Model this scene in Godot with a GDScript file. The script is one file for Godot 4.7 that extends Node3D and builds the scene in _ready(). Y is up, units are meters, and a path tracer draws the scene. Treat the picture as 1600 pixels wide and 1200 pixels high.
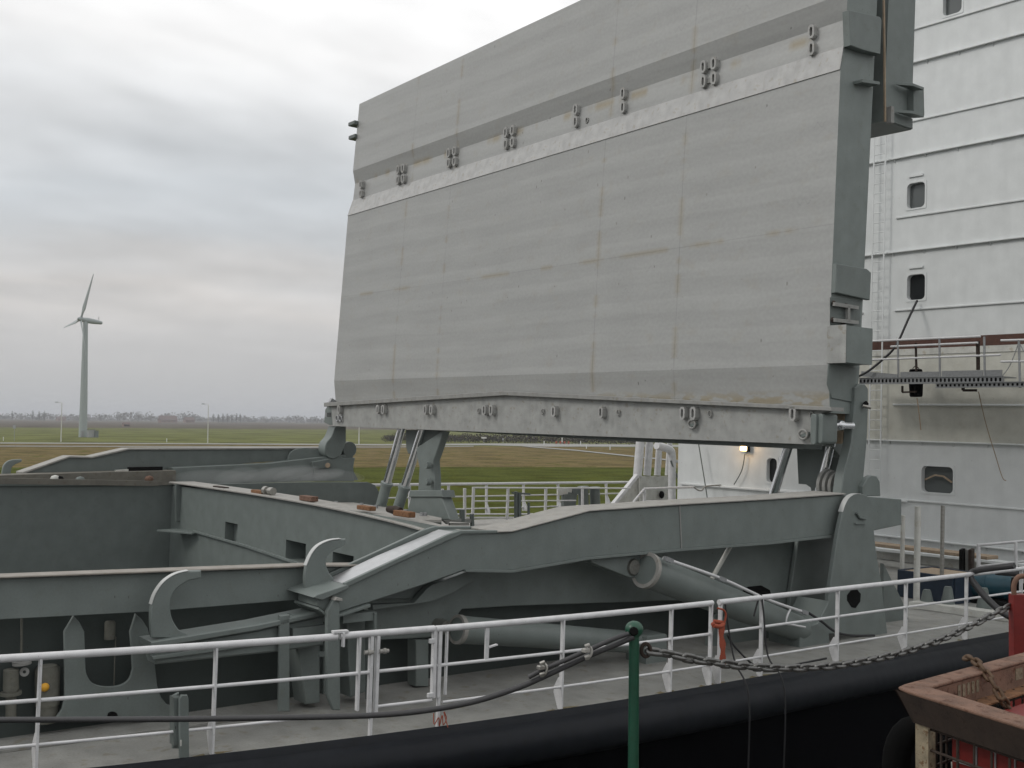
extends Node3D
# A ship's hatch deck seen from the quay: a raised folding hatch cover, lifting arms, guard rails, deckhouse, polder land behind.

var M := {}
var used := {}
var frame := Transform3D.IDENTITY          # the ship lies a little out of level: her things are turned as one
var ship_frame := Transform3D(Basis(Vector3(0.999851, -0.017247, -0.000766), Vector3(0.017253, 0.999810, 0.009076), Vector3(0.000609, -0.009088, 0.999959)), Vector3(-0.05590, 0.00062, -0.02941))
var rng := RandomNumberGenerator.new()

# ---------------------------------------------------------------- naming and tree
func numbered(n: String) -> String:
	if not used.has(n):
		used[n] = 0
		return n
	used[n] += 1
	return "%s_%03d" % [n, used[n]]

func thing(called: String, label: String, category: String, at: Vector3, group := "", kind := "") -> Node3D:
	var o := Node3D.new()
	o.name = numbered(called)
	add_child(o, true)
	o.transform = frame * Transform3D(Basis.IDENTITY, at)
	o.set_meta("base", at)
	if label != "": o.set_meta("label", label)
	if category != "": o.set_meta("category", category)
	if group != "": o.set_meta("group", group)
	if kind != "": o.set_meta("kind", kind)
	return o

# a part: its mesh is laid out in the frame's own metres, so it is set back by the thing's base
func put(called: String, st: SurfaceTool, m: Material, parent: Node3D) -> MeshInstance3D:
	var o := MeshInstance3D.new()
	o.mesh = st.commit()
	o.material_override = m
	o.cast_shadow = GeometryInstance3D.SHADOW_CASTING_SETTING_ON
	parent.add_child(o, true)
	o.name = part_name(parent, called, o)
	if parent.has_meta("base"):
		o.position = -(parent.get_meta("base") as Vector3)
	return o

func part_name(parent: Node, called: String, me: Node) -> String:
	var k := 0
	var n := called
	while parent.has_node(n) and parent.get_node(n) != me:
		k += 1
		n = "%s_%03d" % [called, k]
	return n

func single(called: String, st: SurfaceTool, m: Material, label: String, category: String, group := "", kind := "") -> MeshInstance3D:
	var o := MeshInstance3D.new()
	o.mesh = st.commit()
	o.material_override = m
	o.name = numbered(called)
	add_child(o, true)
	o.transform = frame
	if label != "": o.set_meta("label", label)
	if category != "": o.set_meta("category", category)
	if group != "": o.set_meta("group", group)
	if kind != "": o.set_meta("kind", kind)
	return o

func copy(t: Node3D, at: Vector3, label: String, turn := Basis.IDENTITY) -> Node3D:
	var c: Node3D = t.duplicate()
	var stem: String = String(t.name)
	c.name = numbered(stem)
	add_child(c, true)
	c.transform = frame * Transform3D(turn, at)
	if label != "": c.set_meta("label", label)
	return c

# ---------------------------------------------------------------- shapes
func S() -> SurfaceTool:
	var st := SurfaceTool.new()
	st.begin(Mesh.PRIMITIVE_TRIANGLES)
	return st

func vert(st: SurfaceTool, p: Vector3, n: Vector3, uv: Vector2) -> void:
	st.set_normal(n)
	st.set_uv(uv)
	st.add_vertex(p)

func tri(st: SurfaceTool, a: Vector3, b: Vector3, c: Vector3, na: Vector3, nb: Vector3, nc: Vector3, ua := Vector2.ZERO, ub := Vector2.ZERO, uc := Vector2.ZERO) -> void:
	if (b - a).cross(c - a).dot(na + nb + nc) > 0.0:
		vert(st, a, na, ua); vert(st, c, nc, uc); vert(st, b, nb, ub)
	else:
		vert(st, a, na, ua); vert(st, b, nb, ub); vert(st, c, nc, uc)

func quad(st: SurfaceTool, a: Vector3, b: Vector3, c: Vector3, d: Vector3, n: Vector3, uv := Rect2(0, 0, 1, 1)) -> void:
	var u0 := uv.position
	var u1 := uv.end
	tri(st, a, b, c, n, n, n, u0, Vector2(u1.x, u0.y), u1)
	tri(st, a, c, d, n, n, n, u0, u1, Vector2(u0.x, u1.y))

func face(st: SurfaceTool, a: Vector3, b: Vector3, c: Vector3, d: Vector3, out: Vector3) -> void:
	var n := (b - a).cross(c - a)
	if n.length() < 1e-9: n = (c - a).cross(d - a)
	n = n.normalized()
	if n.dot(out) < 0.0: n = -n
	quad(st, a, b, c, d, n)

func lift(axis: String, p: Vector2, e: float) -> Vector3:
	if axis == "x": return Vector3(e, p.y, p.x)
	if axis == "y": return Vector3(p.x, e, p.y)
	return Vector3(p.x, p.y, e)

# a plate of any outline: axis z takes (x, y), axis x takes (z, y), axis y takes (x, z); from a to b along the axis
func plate(st: SurfaceTool, axis: String, outline: Array, a: float, b: float, c := 0.008) -> void:
	if a > b:
		var t := a
		a = b
		b = t
	var P: Array[Vector2] = []
	for p: Vector2 in outline:
		if P.is_empty() or P[P.size() - 1].distance_to(p) > 0.0004: P.append(p)
	var n := P.size()
	var area := 0.0
	for i in n:
		area += P[i].cross(P[(i + 1) % n])
	if area < 0.0: P.reverse()
	c = minf(c, (b - a) * 0.3)
	var N: Array[Vector2] = []          # outward normal of the edge i -> i+1
	for i in n:
		var d := (P[(i + 1) % n] - P[i]).normalized()
		N.append(Vector2(d.y, -d.x))
	var Q := PackedVector2Array()       # outline drawn in by the chamfer
	for i in n:
		var m0: Vector2 = N[(i + n - 1) % n]
		var m1: Vector2 = N[i]
		var s := m0 + m1
		var k := 1.0 + m0.dot(m1)
		var off := s / maxf(k, 0.35)
		Q.append(P[i] - off * c)
	var lo := P[0]
	var hi := P[0]
	for p in P:
		lo = lo.min(p)
		hi = hi.max(p)
	var sz := (hi - lo).max(Vector2(0.001, 0.001))
	var idx := Geometry2D.triangulate_polygon(Q)
	if idx.is_empty(): idx = Geometry2D.triangulate_polygon(PackedVector2Array(P))
	if idx.is_empty(): print("no triangles for a plate of ", n, " points")
	var up := lift(axis, Vector2.ZERO, 1.0)
	for k in range(0, idx.size(), 3):
		for side in 2:
			var e := b if side == 1 else a
			var nn := up if side == 1 else -up
			var u: Array[Vector2] = []
			var v: Array[Vector3] = []
			for j in 3:
				var q := Q[idx[k + j]]
				u.append((q - lo) / sz)
				v.append(lift(axis, q, e))
			tri(st, v[0], v[1], v[2], nn, nn, nn, u[0], u[1], u[2])
	for i in n:
		var j := (i + 1) % n
		var n0: Vector2 = N[i]
		var n1: Vector2 = N[i]
		if N[(i + n - 1) % n].dot(N[i]) > 0.72: n0 = (N[(i + n - 1) % n] + N[i]).normalized()
		if N[j].dot(N[i]) > 0.72: n1 = (N[j] + N[i]).normalized()
		var m0 := lift(axis, n0, 0.0)
		var m1 := lift(axis, n1, 0.0)
		var p0 := P[i]
		var p1 := P[j]
		var va := (p0.y - lo.y) / sz.y
		var vb := (p1.y - lo.y) / sz.y
		var A := lift(axis, p0, a + c)
		var B := lift(axis, p1, a + c)
		var C := lift(axis, p1, b - c)
		var D := lift(axis, p0, b - c)
		tri(st, A, B, C, m0, m1, m1, Vector2(0, va), Vector2(0, vb), Vector2(1, vb))
		tri(st, A, C, D, m0, m1, m0, Vector2(0, va), Vector2(1, vb), Vector2(1, va))
		if c > 0.0:
			for side in 2:
				var e := b if side == 1 else a
				var ee := (b - c) if side == 1 else (a + c)
				var g := up if side == 1 else -up
				var k0 := (m0 + g).normalized()
				var k1 := (m1 + g).normalized()
				var a0 := lift(axis, p0, ee)
				var a1 := lift(axis, p1, ee)
				var b1 := lift(axis, Q[j], e)
				var b0 := lift(axis, Q[i], e)
				tri(st, a0, a1, b1, k0, k1, k1)
				tri(st, a0, b1, b0, k0, k1, k0)

# a plate with one hole, both outlines given with the same number of points
func ring_plate(st: SurfaceTool, axis: String, outer: Array, inner: Array, a: float, b: float) -> void:
	var n := outer.size()
	var mid := Vector2.ZERO
	for p: Vector2 in outer: mid += p / n
	for i in n:
		var j := (i + 1) % n
		var o0: Vector2 = outer[i]
		var o1: Vector2 = outer[j]
		var i0: Vector2 = inner[i]
		var i1: Vector2 = inner[j]
		for e: float in [a, b]:
			var nn := lift(axis, Vector2.ZERO, 1.0 if e == maxf(a, b) else -1.0)
			quad(st, lift(axis, o0, e), lift(axis, o1, e), lift(axis, i1, e), lift(axis, i0, e), nn)
		face(st, lift(axis, o0, a), lift(axis, o1, a), lift(axis, o1, b), lift(axis, o0, b), lift(axis, (o0 + o1) * 0.5 - mid, 0))
		face(st, lift(axis, i0, a), lift(axis, i1, a), lift(axis, i1, b), lift(axis, i0, b), lift(axis, mid - (i0 + i1) * 0.5, 0))

# skin between two outlines at either end of an axis (same number of points), with flat ends
func loft(st: SurfaceTool, axis: String, A: Array, a: float, B: Array, b: float) -> void:
	var n := A.size()
	var area := 0.0
	for i in n: area += (A[i] as Vector2).cross(A[(i + 1) % n])
	var y0 := 1e9
	var y1 := -1e9
	for p: Vector2 in A + B:
		y0 = minf(y0, p.y)
		y1 = maxf(y1, p.y)
	for i in n:
		var j := (i + 1) % n
		var d: Vector2 = ((A[j] as Vector2) - (A[i] as Vector2)).normalized() * signf(area)
		var out := lift(axis, Vector2(d.y, -d.x), 0)
		var p := lift(axis, A[i], a)
		var q := lift(axis, A[j], a)
		var r := lift(axis, B[j], b)
		var s := lift(axis, B[i], b)
		var nn := ((q - p).cross(s - p)).normalized()
		if nn.dot(out) < 0: nn = -nn
		var v := func(t: Vector2) -> float: return (t.y - y0) / (y1 - y0)
		tri(st, p, q, r, nn, nn, nn, Vector2(0, v.call(A[i])), Vector2(0, v.call(A[j])), Vector2(1, v.call(B[j])))
		tri(st, p, r, s, nn, nn, nn, Vector2(0, v.call(A[i])), Vector2(1, v.call(B[j])), Vector2(1, v.call(B[i])))
	for side in 2:
		var P: Array = A if side == 0 else B
		var e := a if side == 0 else b
		var up := lift(axis, Vector2.ZERO, 1.0 if (e > (b if side == 0 else a)) else -1.0)
		var idx := Geometry2D.triangulate_polygon(PackedVector2Array(P))
		for k in range(0, idx.size(), 3):
			tri(st, lift(axis, P[idx[k]], e), lift(axis, P[idx[k + 1]], e), lift(axis, P[idx[k + 2]], e), up, up, up)

func box(st: SurfaceTool, at: Vector3, size: Vector3, c := 0.006) -> void:
	var h := size * 0.5
	plate(st, "y", [Vector2(at.x - h.x, at.z - h.z), Vector2(at.x + h.x, at.z - h.z), Vector2(at.x + h.x, at.z + h.z), Vector2(at.x - h.x, at.z + h.z)], at.y - h.y, at.y + h.y, c)

# a square bar from a to b, w across the side direction and h across the other
func bar(st: SurfaceTool, a: Vector3, b: Vector3, w: float, h: float, side := Vector3.ZERO, c := 0.0) -> void:
	var d := (b - a).normalized()
	var s := side
	if s == Vector3.ZERO: s = d.cross(Vector3.UP if absf(d.y) < 0.95 else Vector3.RIGHT)
	s = (s - d * s.dot(d)).normalized()
	var t := d.cross(s).normalized()
	var cs: Array[Vector3] = []
	for k: Vector2 in [Vector2(-1, -1), Vector2(1, -1), Vector2(1, 1), Vector2(-1, 1)]:
		cs.append(s * k.x * w * 0.5 + t * k.y * h * 0.5)
	for i in 4:
		var j := (i + 1) % 4
		face(st, a + cs[i], a + cs[j], b + cs[j], b + cs[i], cs[i] + cs[j])
	face(st, a + cs[0], a + cs[1], a + cs[2], a + cs[3], -d)
	face(st, b + cs[0], b + cs[1], b + cs[2], b + cs[3], d)

# a round bar through points, r may be one radius or one for each point
func tube(st: SurfaceTool, pts: Array, r: Variant, n := 10, closed := false) -> void:
	var m := pts.size()
	var side := Vector3.ZERO
	var rings := []
	var norms := []
	var R: Array = r if r is Array else []
	for i in m:
		var prev: Vector3 = pts[(i + m - 1) % m] if (closed or i > 0) else pts[i]
		var next: Vector3 = pts[(i + 1) % m] if (closed or i < m - 1) else pts[i]
		var d := (next - prev).normalized()
		if side == Vector3.ZERO: side = d.cross(Vector3.UP if absf(d.y) < 0.9 else Vector3.RIGHT)
		side = (side - d * side.dot(d)).normalized()
		var t := d.cross(side)
		var ring: Array[Vector3] = []
		var no: Array[Vector3] = []
		var rr: float = R[i] if not R.is_empty() else float(r)
		for k in n:
			var ang := TAU * k / n
			var v := side * cos(ang) + t * sin(ang)
			no.append(v)
			ring.append((pts[i] as Vector3) + v * rr)
		rings.append(ring)
		norms.append(no)
	for i in (m if closed else m - 1):
		var j := (i + 1) % m
		for k in n:
			var l := (k + 1) % n
			tri(st, rings[i][k], rings[i][l], rings[j][l], norms[i][k], norms[i][l], norms[j][l])
			tri(st, rings[i][k], rings[j][l], rings[j][k], norms[i][k], norms[j][l], norms[j][k])
	if not closed:
		for e in [0, m - 1]:
			var c: Vector3 = pts[e]
			var o: Vector3 = pts[1] if e == 0 else pts[m - 2]
			var nn := (c - o).normalized()
			for k in n:
				tri(st, c, rings[e][k], rings[e][(k + 1) % n], nn, nn, nn)

func cyl(st: SurfaceTool, a: Vector3, b: Vector3, r: float, n := 20, r2 := -1.0) -> void:
	tube(st, [a, b], [r, r if r2 < 0 else r2], n)

# a turned shape along a -> b: profile of (share of the way, radius)
func turned(st: SurfaceTool, a: Vector3, b: Vector3, prof: Array, n := 20) -> void:
	for i in prof.size() - 1:
		var p: Vector2 = prof[i]
		var q: Vector2 = prof[i + 1]
		if absf(p.x - q.x) < 0.0005:
			disc(st, a.lerp(b, p.x), (b - a).normalized() * signf(p.y - q.y), minf(p.y, q.y), maxf(p.y, q.y), n)
		else:
			var P := a.lerp(b, p.x)
			var Q := a.lerp(b, q.x)
			open_tube(st, P, Q, p.y, q.y, n)

func open_tube(st: SurfaceTool, a: Vector3, b: Vector3, r0: float, r1: float, n: int) -> void:
	var d := (b - a).normalized()
	var s := d.cross(Vector3.UP if absf(d.y) < 0.9 else Vector3.RIGHT).normalized()
	var t := d.cross(s)
	for k in n:
		var v0 := s * cos(TAU * k / n) + t * sin(TAU * k / n)
		var v1 := s * cos(TAU * (k + 1) / n) + t * sin(TAU * (k + 1) / n)
		tri(st, a + v0 * r0, a + v1 * r0, b + v1 * r1, v0, v1, v1)
		tri(st, a + v0 * r0, b + v1 * r1, b + v0 * r1, v0, v1, v0)

func disc(st: SurfaceTool, c: Vector3, out: Vector3, r0: float, r1: float, n: int) -> void:
	var s := out.cross(Vector3.UP if absf(out.y) < 0.9 else Vector3.RIGHT).normalized()
	var t := out.cross(s).normalized()
	for k in n:
		var v0 := s * cos(TAU * k / n) + t * sin(TAU * k / n)
		var v1 := s * cos(TAU * (k + 1) / n) + t * sin(TAU * (k + 1) / n)
		quad(st, c + v0 * r0, c + v1 * r0, c + v1 * r1, c + v0 * r1, out)

func ball(st: SurfaceTool, c: Vector3, r: Vector3, n := 12) -> void:
	for i in n / 2:
		for k in n:
			var q := []
			for w: Vector2i in [Vector2i(i, k), Vector2i(i, k + 1), Vector2i(i + 1, k + 1), Vector2i(i + 1, k)]:
				var th := PI * w.x / (n / 2)
				var ph := TAU * w.y / n
				q.append(Vector3(sin(th) * cos(ph), cos(th), sin(th) * sin(ph)))
			tri(st, c + q[0] * r, c + q[1] * r, c + q[2] * r, q[0], q[1], q[2])
			tri(st, c + q[0] * r, c + q[2] * r, c + q[3] * r, q[0], q[2], q[3])

func arc(c: Vector2, r: float, a0: float, a1: float, n: int) -> Array:
	var o := []
	for i in n + 1:
		var a := deg_to_rad(lerpf(a0, a1, float(i) / n))
		o.append(c + Vector2(cos(a), sin(a)) * r)
	return o

func rounded(c: Vector2, w: float, h: float, r: float, n := 3) -> Array:
	var o := []
	o += arc(c + Vector2(w / 2 - r, h / 2 - r), r, 0, 90, n)
	o += arc(c + Vector2(-w / 2 + r, h / 2 - r), r, 90, 180, n)
	o += arc(c + Vector2(-w / 2 + r, -h / 2 + r), r, 180, 270, n)
	o += arc(c + Vector2(w / 2 - r, -h / 2 + r), r, 270, 360, n)
	return o

# a smooth run of points through a few
func curve(pts: Array, per := 6) -> Array:
	var o := []
	for i in pts.size() - 1:
		var p0: Vector3 = pts[maxi(i - 1, 0)]
		var p1: Vector3 = pts[i]
		var p2: Vector3 = pts[i + 1]
		var p3: Vector3 = pts[mini(i + 2, pts.size() - 1)]
		for k in per:
			var t := float(k) / per
			o.append(p1.cubic_interpolate(p2, p0, p3, t))
	o.append(pts[pts.size() - 1])
	return o

func curve2(pts: Array, per := 5) -> Array:
	var o := []
	for i in pts.size() - 1:
		var p0: Vector2 = pts[maxi(i - 1, 0)]
		var p1: Vector2 = pts[i]
		var p2: Vector2 = pts[i + 1]
		var p3: Vector2 = pts[mini(i + 2, pts.size() - 1)]
		for k in per:
			o.append(p1.cubic_interpolate(p2, p0, p3, float(k) / per))
	o.append(pts[pts.size() - 1])
	return o

# ---------------------------------------------------------------- materials
func lin(r: float, g: float, b: float) -> Color:
	return Color(r, g, b).linear_to_srgb()

func noise(seed_: int, freq: float, oct := 4, kind := FastNoiseLite.TYPE_SIMPLEX_SMOOTH) -> FastNoiseLite:
	var f := FastNoiseLite.new()
	f.seed = seed_
	f.frequency = freq
	f.noise_type = kind
	f.fractal_octaves = oct
	return f

# tone that multiplies a base colour: broad mottling, fine grain, vertical runs, specks and brown stains
func grain(seed_: int, size: int, broad: float, fine: float, runs: float, specks: int, stain := Color(0.55, 0.42, 0.28), stained := 0.0) -> ImageTexture:
	var a := noise(seed_, 6.0 / size, 4).get_seamless_image(size, size)
	var b := noise(seed_ + 1, 90.0 / size, 3).get_seamless_image(size, size)
	var c := noise(seed_ + 2, 11.0 / size, 5).get_seamless_image(size, size)
	var im := Image.create(size, size, false, Image.FORMAT_RGB8)
	var r := RandomNumberGenerator.new()
	r.seed = seed_
	var cols: Array[float] = []
	for x in size: cols.append(r.randf_range(-1, 1))
	for y in size:
		for x in size:
			var v := 0.92 + broad * (a.get_pixel(x, y).r - 0.5) + fine * (b.get_pixel(x, y).r - 0.5)
			if runs > 0.0: v += runs * (c.get_pixel(x, y / 9).r - 0.5)
			var k := Color(v, v, v)
			if stained > 0.0:
				var s := clampf((c.get_pixel(x, y).r - 0.66) * 6.0, 0.0, 1.0) * stained
				k = k.lerp(Color(stain.r * v, stain.g * v, stain.b * v), s)
			im.set_pixel(x, y, k)
	for i in specks:
		var x := r.randi() % size
		var y := r.randi() % size
		var d := r.randf_range(0.45, 0.8)
		for k in r.randi_range(1, 4):
			im.set_pixel(x, (y + k) % size, Color(d, d * 0.92, d * 0.84))
	im.generate_mipmaps()
	return ImageTexture.create_from_image(im)

func bumps(seed_: int, size: int, freq: float, oct: int, depth: float) -> ImageTexture:
	var im := noise(seed_, freq / size, oct).get_seamless_image(size, size)
	im.convert(Image.FORMAT_RGB8)
	im.bump_map_to_normal_map(depth)
	return ImageTexture.create_from_image(im)

func mat(col: Color, rough := 0.6, metal := 0.0, tex: Texture2D = null, scale := 0.4, normal: Texture2D = null, depth := 0.5) -> StandardMaterial3D:
	var m := StandardMaterial3D.new()
	m.albedo_color = col
	m.roughness = rough
	m.metallic = metal
	if tex:
		m.albedo_texture = tex
		m.uv1_triplanar = true
		m.uv1_scale = Vector3.ONE * scale
	if normal:
		m.normal_enabled = true
		m.normal_texture = normal
		m.normal_scale = depth
		m.uv1_triplanar = true
		m.uv1_scale = Vector3.ONE * scale
	return m

# the sky: an even overcast with a paler band low down and a bright deck of cloud above
func make_sky() -> ImageTexture:
	var w := 1536
	var h := 768
	var im := Image.create(w, h, false, Image.FORMAT_RGBF)
	var n1 := noise(11, 0.55, 5)
	var n2 := noise(12, 2.4, 4)
	var n3 := noise(13, 7.0, 3)
	var el: Array[float] = [0.0, 2.0, 4.6, 5.8, 7.0, 9.0, 11.0, 13.0, 15.5, 18.0, 21.0, 30.0, 90.0]
	var lu: Array[float] = [0.50, 0.53, 0.58, 0.655, 0.63, 0.60, 0.64, 0.72, 0.87, 0.96, 1.02, 1.02, 1.02]
	var wm: Array[float] = [-0.015, 0.0, 0.01, 0.03, 0.005, -0.035, -0.05, -0.03, -0.015, 0.0, 0.0, 0.0, 0.0]
	for y in h:
		var th := PI * (y + 0.5) / h
		var dy := cos(th)
		var e := rad_to_deg(asin(dy))
		for x in w:
			if e < -3.0:
				im.set_pixel(x, y, Color(0.2, 0.2, 0.17))
				continue
			var ph := TAU * (x + 0.5) / w - PI
			var d := Vector3(sin(ph) * sin(th), dy, -cos(ph) * sin(th))
			var k := 1.0 / (maxf(dy, 0.0) + 0.14)
			var a := n1.get_noise_3d(d.x * k * 0.8, d.z * k * 1.5, 3.0)
			var b := n2.get_noise_3d(d.x * k * 0.7, d.z * k * 1.3, 7.0)
			var ee := clampf(e + a * 3.2 * smoothstep(1.0, 9.0, e), 0.0, 90.0)
			var i := 0
			while i < el.size() - 2 and el[i + 1] < ee: i += 1
			var t := clampf((ee - el[i]) / (el[i + 1] - el[i]), 0.0, 1.0)
			var l := lerpf(lu[i], lu[i + 1], t)
			var ww := lerpf(wm[i], wm[i + 1], t)
			l *= 1.0 + (a * 0.11 + b * 0.13 + n3.get_noise_3d(d.x * k * 0.6, d.z * k * 1.4, 2.0) * 0.07) * smoothstep(0.5, 7.0, e)
			im.set_pixel(x, y, Color(l * (1.0 + ww), l, l * (1.0 - ww * 0.9)))
	return ImageTexture.create_from_image(im)

func make_materials() -> void:
	var g1 := grain(21, 512, 0.08, 0.05, 0.03, 60, Color(0.62, 0.52, 0.38), 0.05)
	var g2 := grain(31, 512, 0.12, 0.08, 0.06, 30, Color(0.66, 0.54, 0.36), 0.22)
	var g3 := grain(41, 512, 0.045, 0.03, 0.03, 8)
	var rusty := grain(51, 512, 0.28, 0.20, 0.1, 40, Color(0.62, 0.45, 0.32), 0.7)
	var soft := bumps(61, 512, 5.0, 2, 6.0)
	var fine := bumps(62, 512, 60.0, 3, 2.0)
	M.grey = mat(lin(0.184, 0.213, 0.203), 0.5, 0.0, g1, 0.33, soft, 0.12)
	M.grey_end = mat(lin(0.215, 0.248, 0.237), 0.5, 0.0, g1, 0.33, soft, 0.12)
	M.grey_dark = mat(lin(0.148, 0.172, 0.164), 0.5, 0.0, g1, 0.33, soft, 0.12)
	M.grey_worn = mat(lin(0.31, 0.31, 0.295), 0.55, 0.0, g2, 0.5, soft, 0.15)
	M.grey_shade = mat(lin(0.058, 0.072, 0.068), 0.6, 0.0, g1, 0.33)  # the grey paint darkened to carry the shade of the recess walls
	M.side_brown = mat(lin(0.17, 0.16, 0.135), 0.7, 0.0, g2, 0.5)
	M.flange_rust = mat(lin(0.32, 0.295, 0.262), 0.7, 0.0, g2, 0.8)
	M.socket = mat(lin(0.42, 0.42, 0.405), 0.55, 0.0, g2, 0.8)
	M.bevel = mat(lin(0.44, 0.44, 0.43), 0.22, 0.12, g2, 0.5, soft, 0.35)
	M.bright = mat(lin(0.62, 0.63, 0.64), 0.32, 0.85, g1, 1.0)
	M.deck = mat(lin(0.28, 0.28, 0.262), 0.75, 0.0, g2, 0.35, fine, 0.3)
	M.walked = mat(lin(0.365, 0.355, 0.33), 0.65, 0.0, g2, 0.6)
	M.white = mat(lin(0.775, 0.80, 0.80), 0.45, 0.0, g3, 0.25, soft, 0.05)
	M.rail = mat(lin(0.74, 0.74, 0.75), 0.4, 0.0, grain(43, 512, 0.10, 0.06, 0.0, 240), 0.8)
	M.white_old = mat(lin(0.62, 0.62, 0.58), 0.6, 0.0, g2, 0.4)
	M.black = mat(lin(0.004, 0.004, 0.005), 0.6, 0.0, g1, 0.3)
	M.black.metallic_specular = 0.1
	M.strake = mat(lin(0.014, 0.016, 0.020), 0.42, 0.0, g2, 0.5, soft, 0.3)
	M.strake.metallic_specular = 0.25
	M.chrome = mat(lin(0.80, 0.81, 0.83), 0.14, 1.0)
	M.steel = mat(lin(0.42, 0.41, 0.38), 0.45, 0.8, g2, 3.0)
	M.chain = mat(lin(0.17, 0.17, 0.165), 0.35, 0.75, g2, 6.0)
	M.galv = mat(lin(0.40, 0.41, 0.42), 0.5, 0.6, g1, 2.0)
	M.edge = mat(lin(0.46, 0.47, 0.46), 0.35, 0.1)  # pale colour for highlights painted along plate edges
	M.deck_stain = mat(lin(0.20, 0.165, 0.09), 0.9, 0.0, rusty, 2.0)
	M.rope = mat(lin(0.02, 0.02, 0.022), 0.7)
	M.cable = mat(lin(0.055, 0.055, 0.058), 0.55, 0.3, g2, 8.0)
	M.green = mat(lin(0.010, 0.072, 0.040), 0.38, 0.0, g2, 3.0)
	M.red = mat(lin(0.19, 0.018, 0.015), 0.45, 0.0, g2, 3.0)
	M.rust = mat(lin(0.175, 0.098, 0.066), 0.8, 0.0, rusty, 1.6, fine, 0.5)
	M.rust_dark = mat(lin(0.038, 0.024, 0.017), 0.85, 0.0, rusty, 2.2, fine, 0.5)
	M.primer = mat(lin(0.10, 0.045, 0.032), 0.8, 0.0, g2, 1.0)
	M.orange = mat(lin(0.36, 0.075, 0.035), 0.8, 0.0, g2, 5.0)
	M.dull = mat(lin(0.16, 0.16, 0.135), 0.7, 0.0, g2, 2.0)
	M.post_rust = mat(lin(0.30, 0.25, 0.17), 0.85, 0.0, rusty, 3.0)
	M.chalk = mat(lin(0.23, 0.19, 0.13), 0.9, 0.0, rusty, 6.0)
	M.rust_chain = mat(lin(0.10, 0.058, 0.03), 0.7, 0.2, rusty, 6.0)
	M.ochre = mat(lin(0.22, 0.105, 0.045), 0.8, 0.0, rusty, 3.0)
	M.yellow = mat(lin(0.70, 0.36, 0.03), 0.5)
	M.glass = mat(lin(0.02, 0.022, 0.024), 0.08)
	M.glass_pale = mat(lin(0.11, 0.12, 0.12), 0.12)
	M.dark = mat(lin(0.008, 0.008, 0.008), 0.9)
	M.dark.metallic_specular = 0.2
	M.rubber = mat(lin(0.005, 0.005, 0.005), 0.85)
	M.rubber.metallic_specular = 0.15
	M.teal = mat(lin(0.012, 0.07, 0.10), 0.4, 0.0, g2, 2.0)
	M.blue = mat(lin(0.008, 0.022, 0.045), 0.6, 0.0, g2, 2.0)
	M.wood = mat(lin(0.40, 0.31, 0.22), 0.8, 0.0, g2, 1.5)
	M.turbine = mat(lin(0.30, 0.335, 0.335), 0.5)
	M.concrete = mat(lin(0.16, 0.155, 0.14), 0.9, 0.0, g2, 0.4)
	M.asphalt = mat(lin(0.36, 0.36, 0.34), 0.9, 0.0, g2, 0.1)
	M.water = mat(lin(0.02, 0.028, 0.025), 0.08, 0.0, null, 0.2, bumps(63, 512, 12.0, 4, 4.0), 0.4)
	M.grass = mat(lin(0.082, 0.094, 0.023), 0.95, 0.0, grain(71, 512, 0.3, 0.35, 0.0, 0, Color(0.9, 0.75, 0.5), 0.5), 0.02)
	M.grass.uv1_world_triplanar = true
	M.dry = mat(lin(0.165, 0.130, 0.062), 0.95, 0.0, grain(72, 512, 0.3, 0.3, 0.0, 0, Color(0.6, 0.75, 0.4), 0.6), 0.015)
	M.meadow = mat(lin(0.148, 0.158, 0.060), 0.95, 0.0, grain(73, 512, 0.5, 0.2, 0.0, 0), 0.006)
	M.fallow = mat(lin(0.115, 0.100, 0.075), 0.95, 0.0, grain(74, 512, 0.4, 0.2, 0.0, 0), 0.003)
	for k in ["grass", "dry", "meadow", "fallow", "asphalt"]: M[k].metallic_specular = 0.0
	M.bark = mat(lin(0.06, 0.05, 0.04), 0.95)
	M.leaf = mat(lin(0.075, 0.065, 0.045), 0.95)
	M.leaf2 = mat(lin(0.055, 0.06, 0.035), 0.95)
	M.roof = mat(lin(0.13, 0.09, 0.08), 0.9)
	M.brick = mat(lin(0.22, 0.14, 0.11), 0.9)
	M.panel = panel_material()
	M.panel_beam = mat(lin(0.375, 0.38, 0.365), 0.5, 0.0, g2, 0.45, soft, 0.3)
	M.stain = mat(lin(0.30, 0.20, 0.09), 0.8, 0.0, rusty, 1.2)
	M.stained = mat(lin(0.32, 0.25, 0.17), 0.8, 0.0, g2, 2.0)

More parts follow.
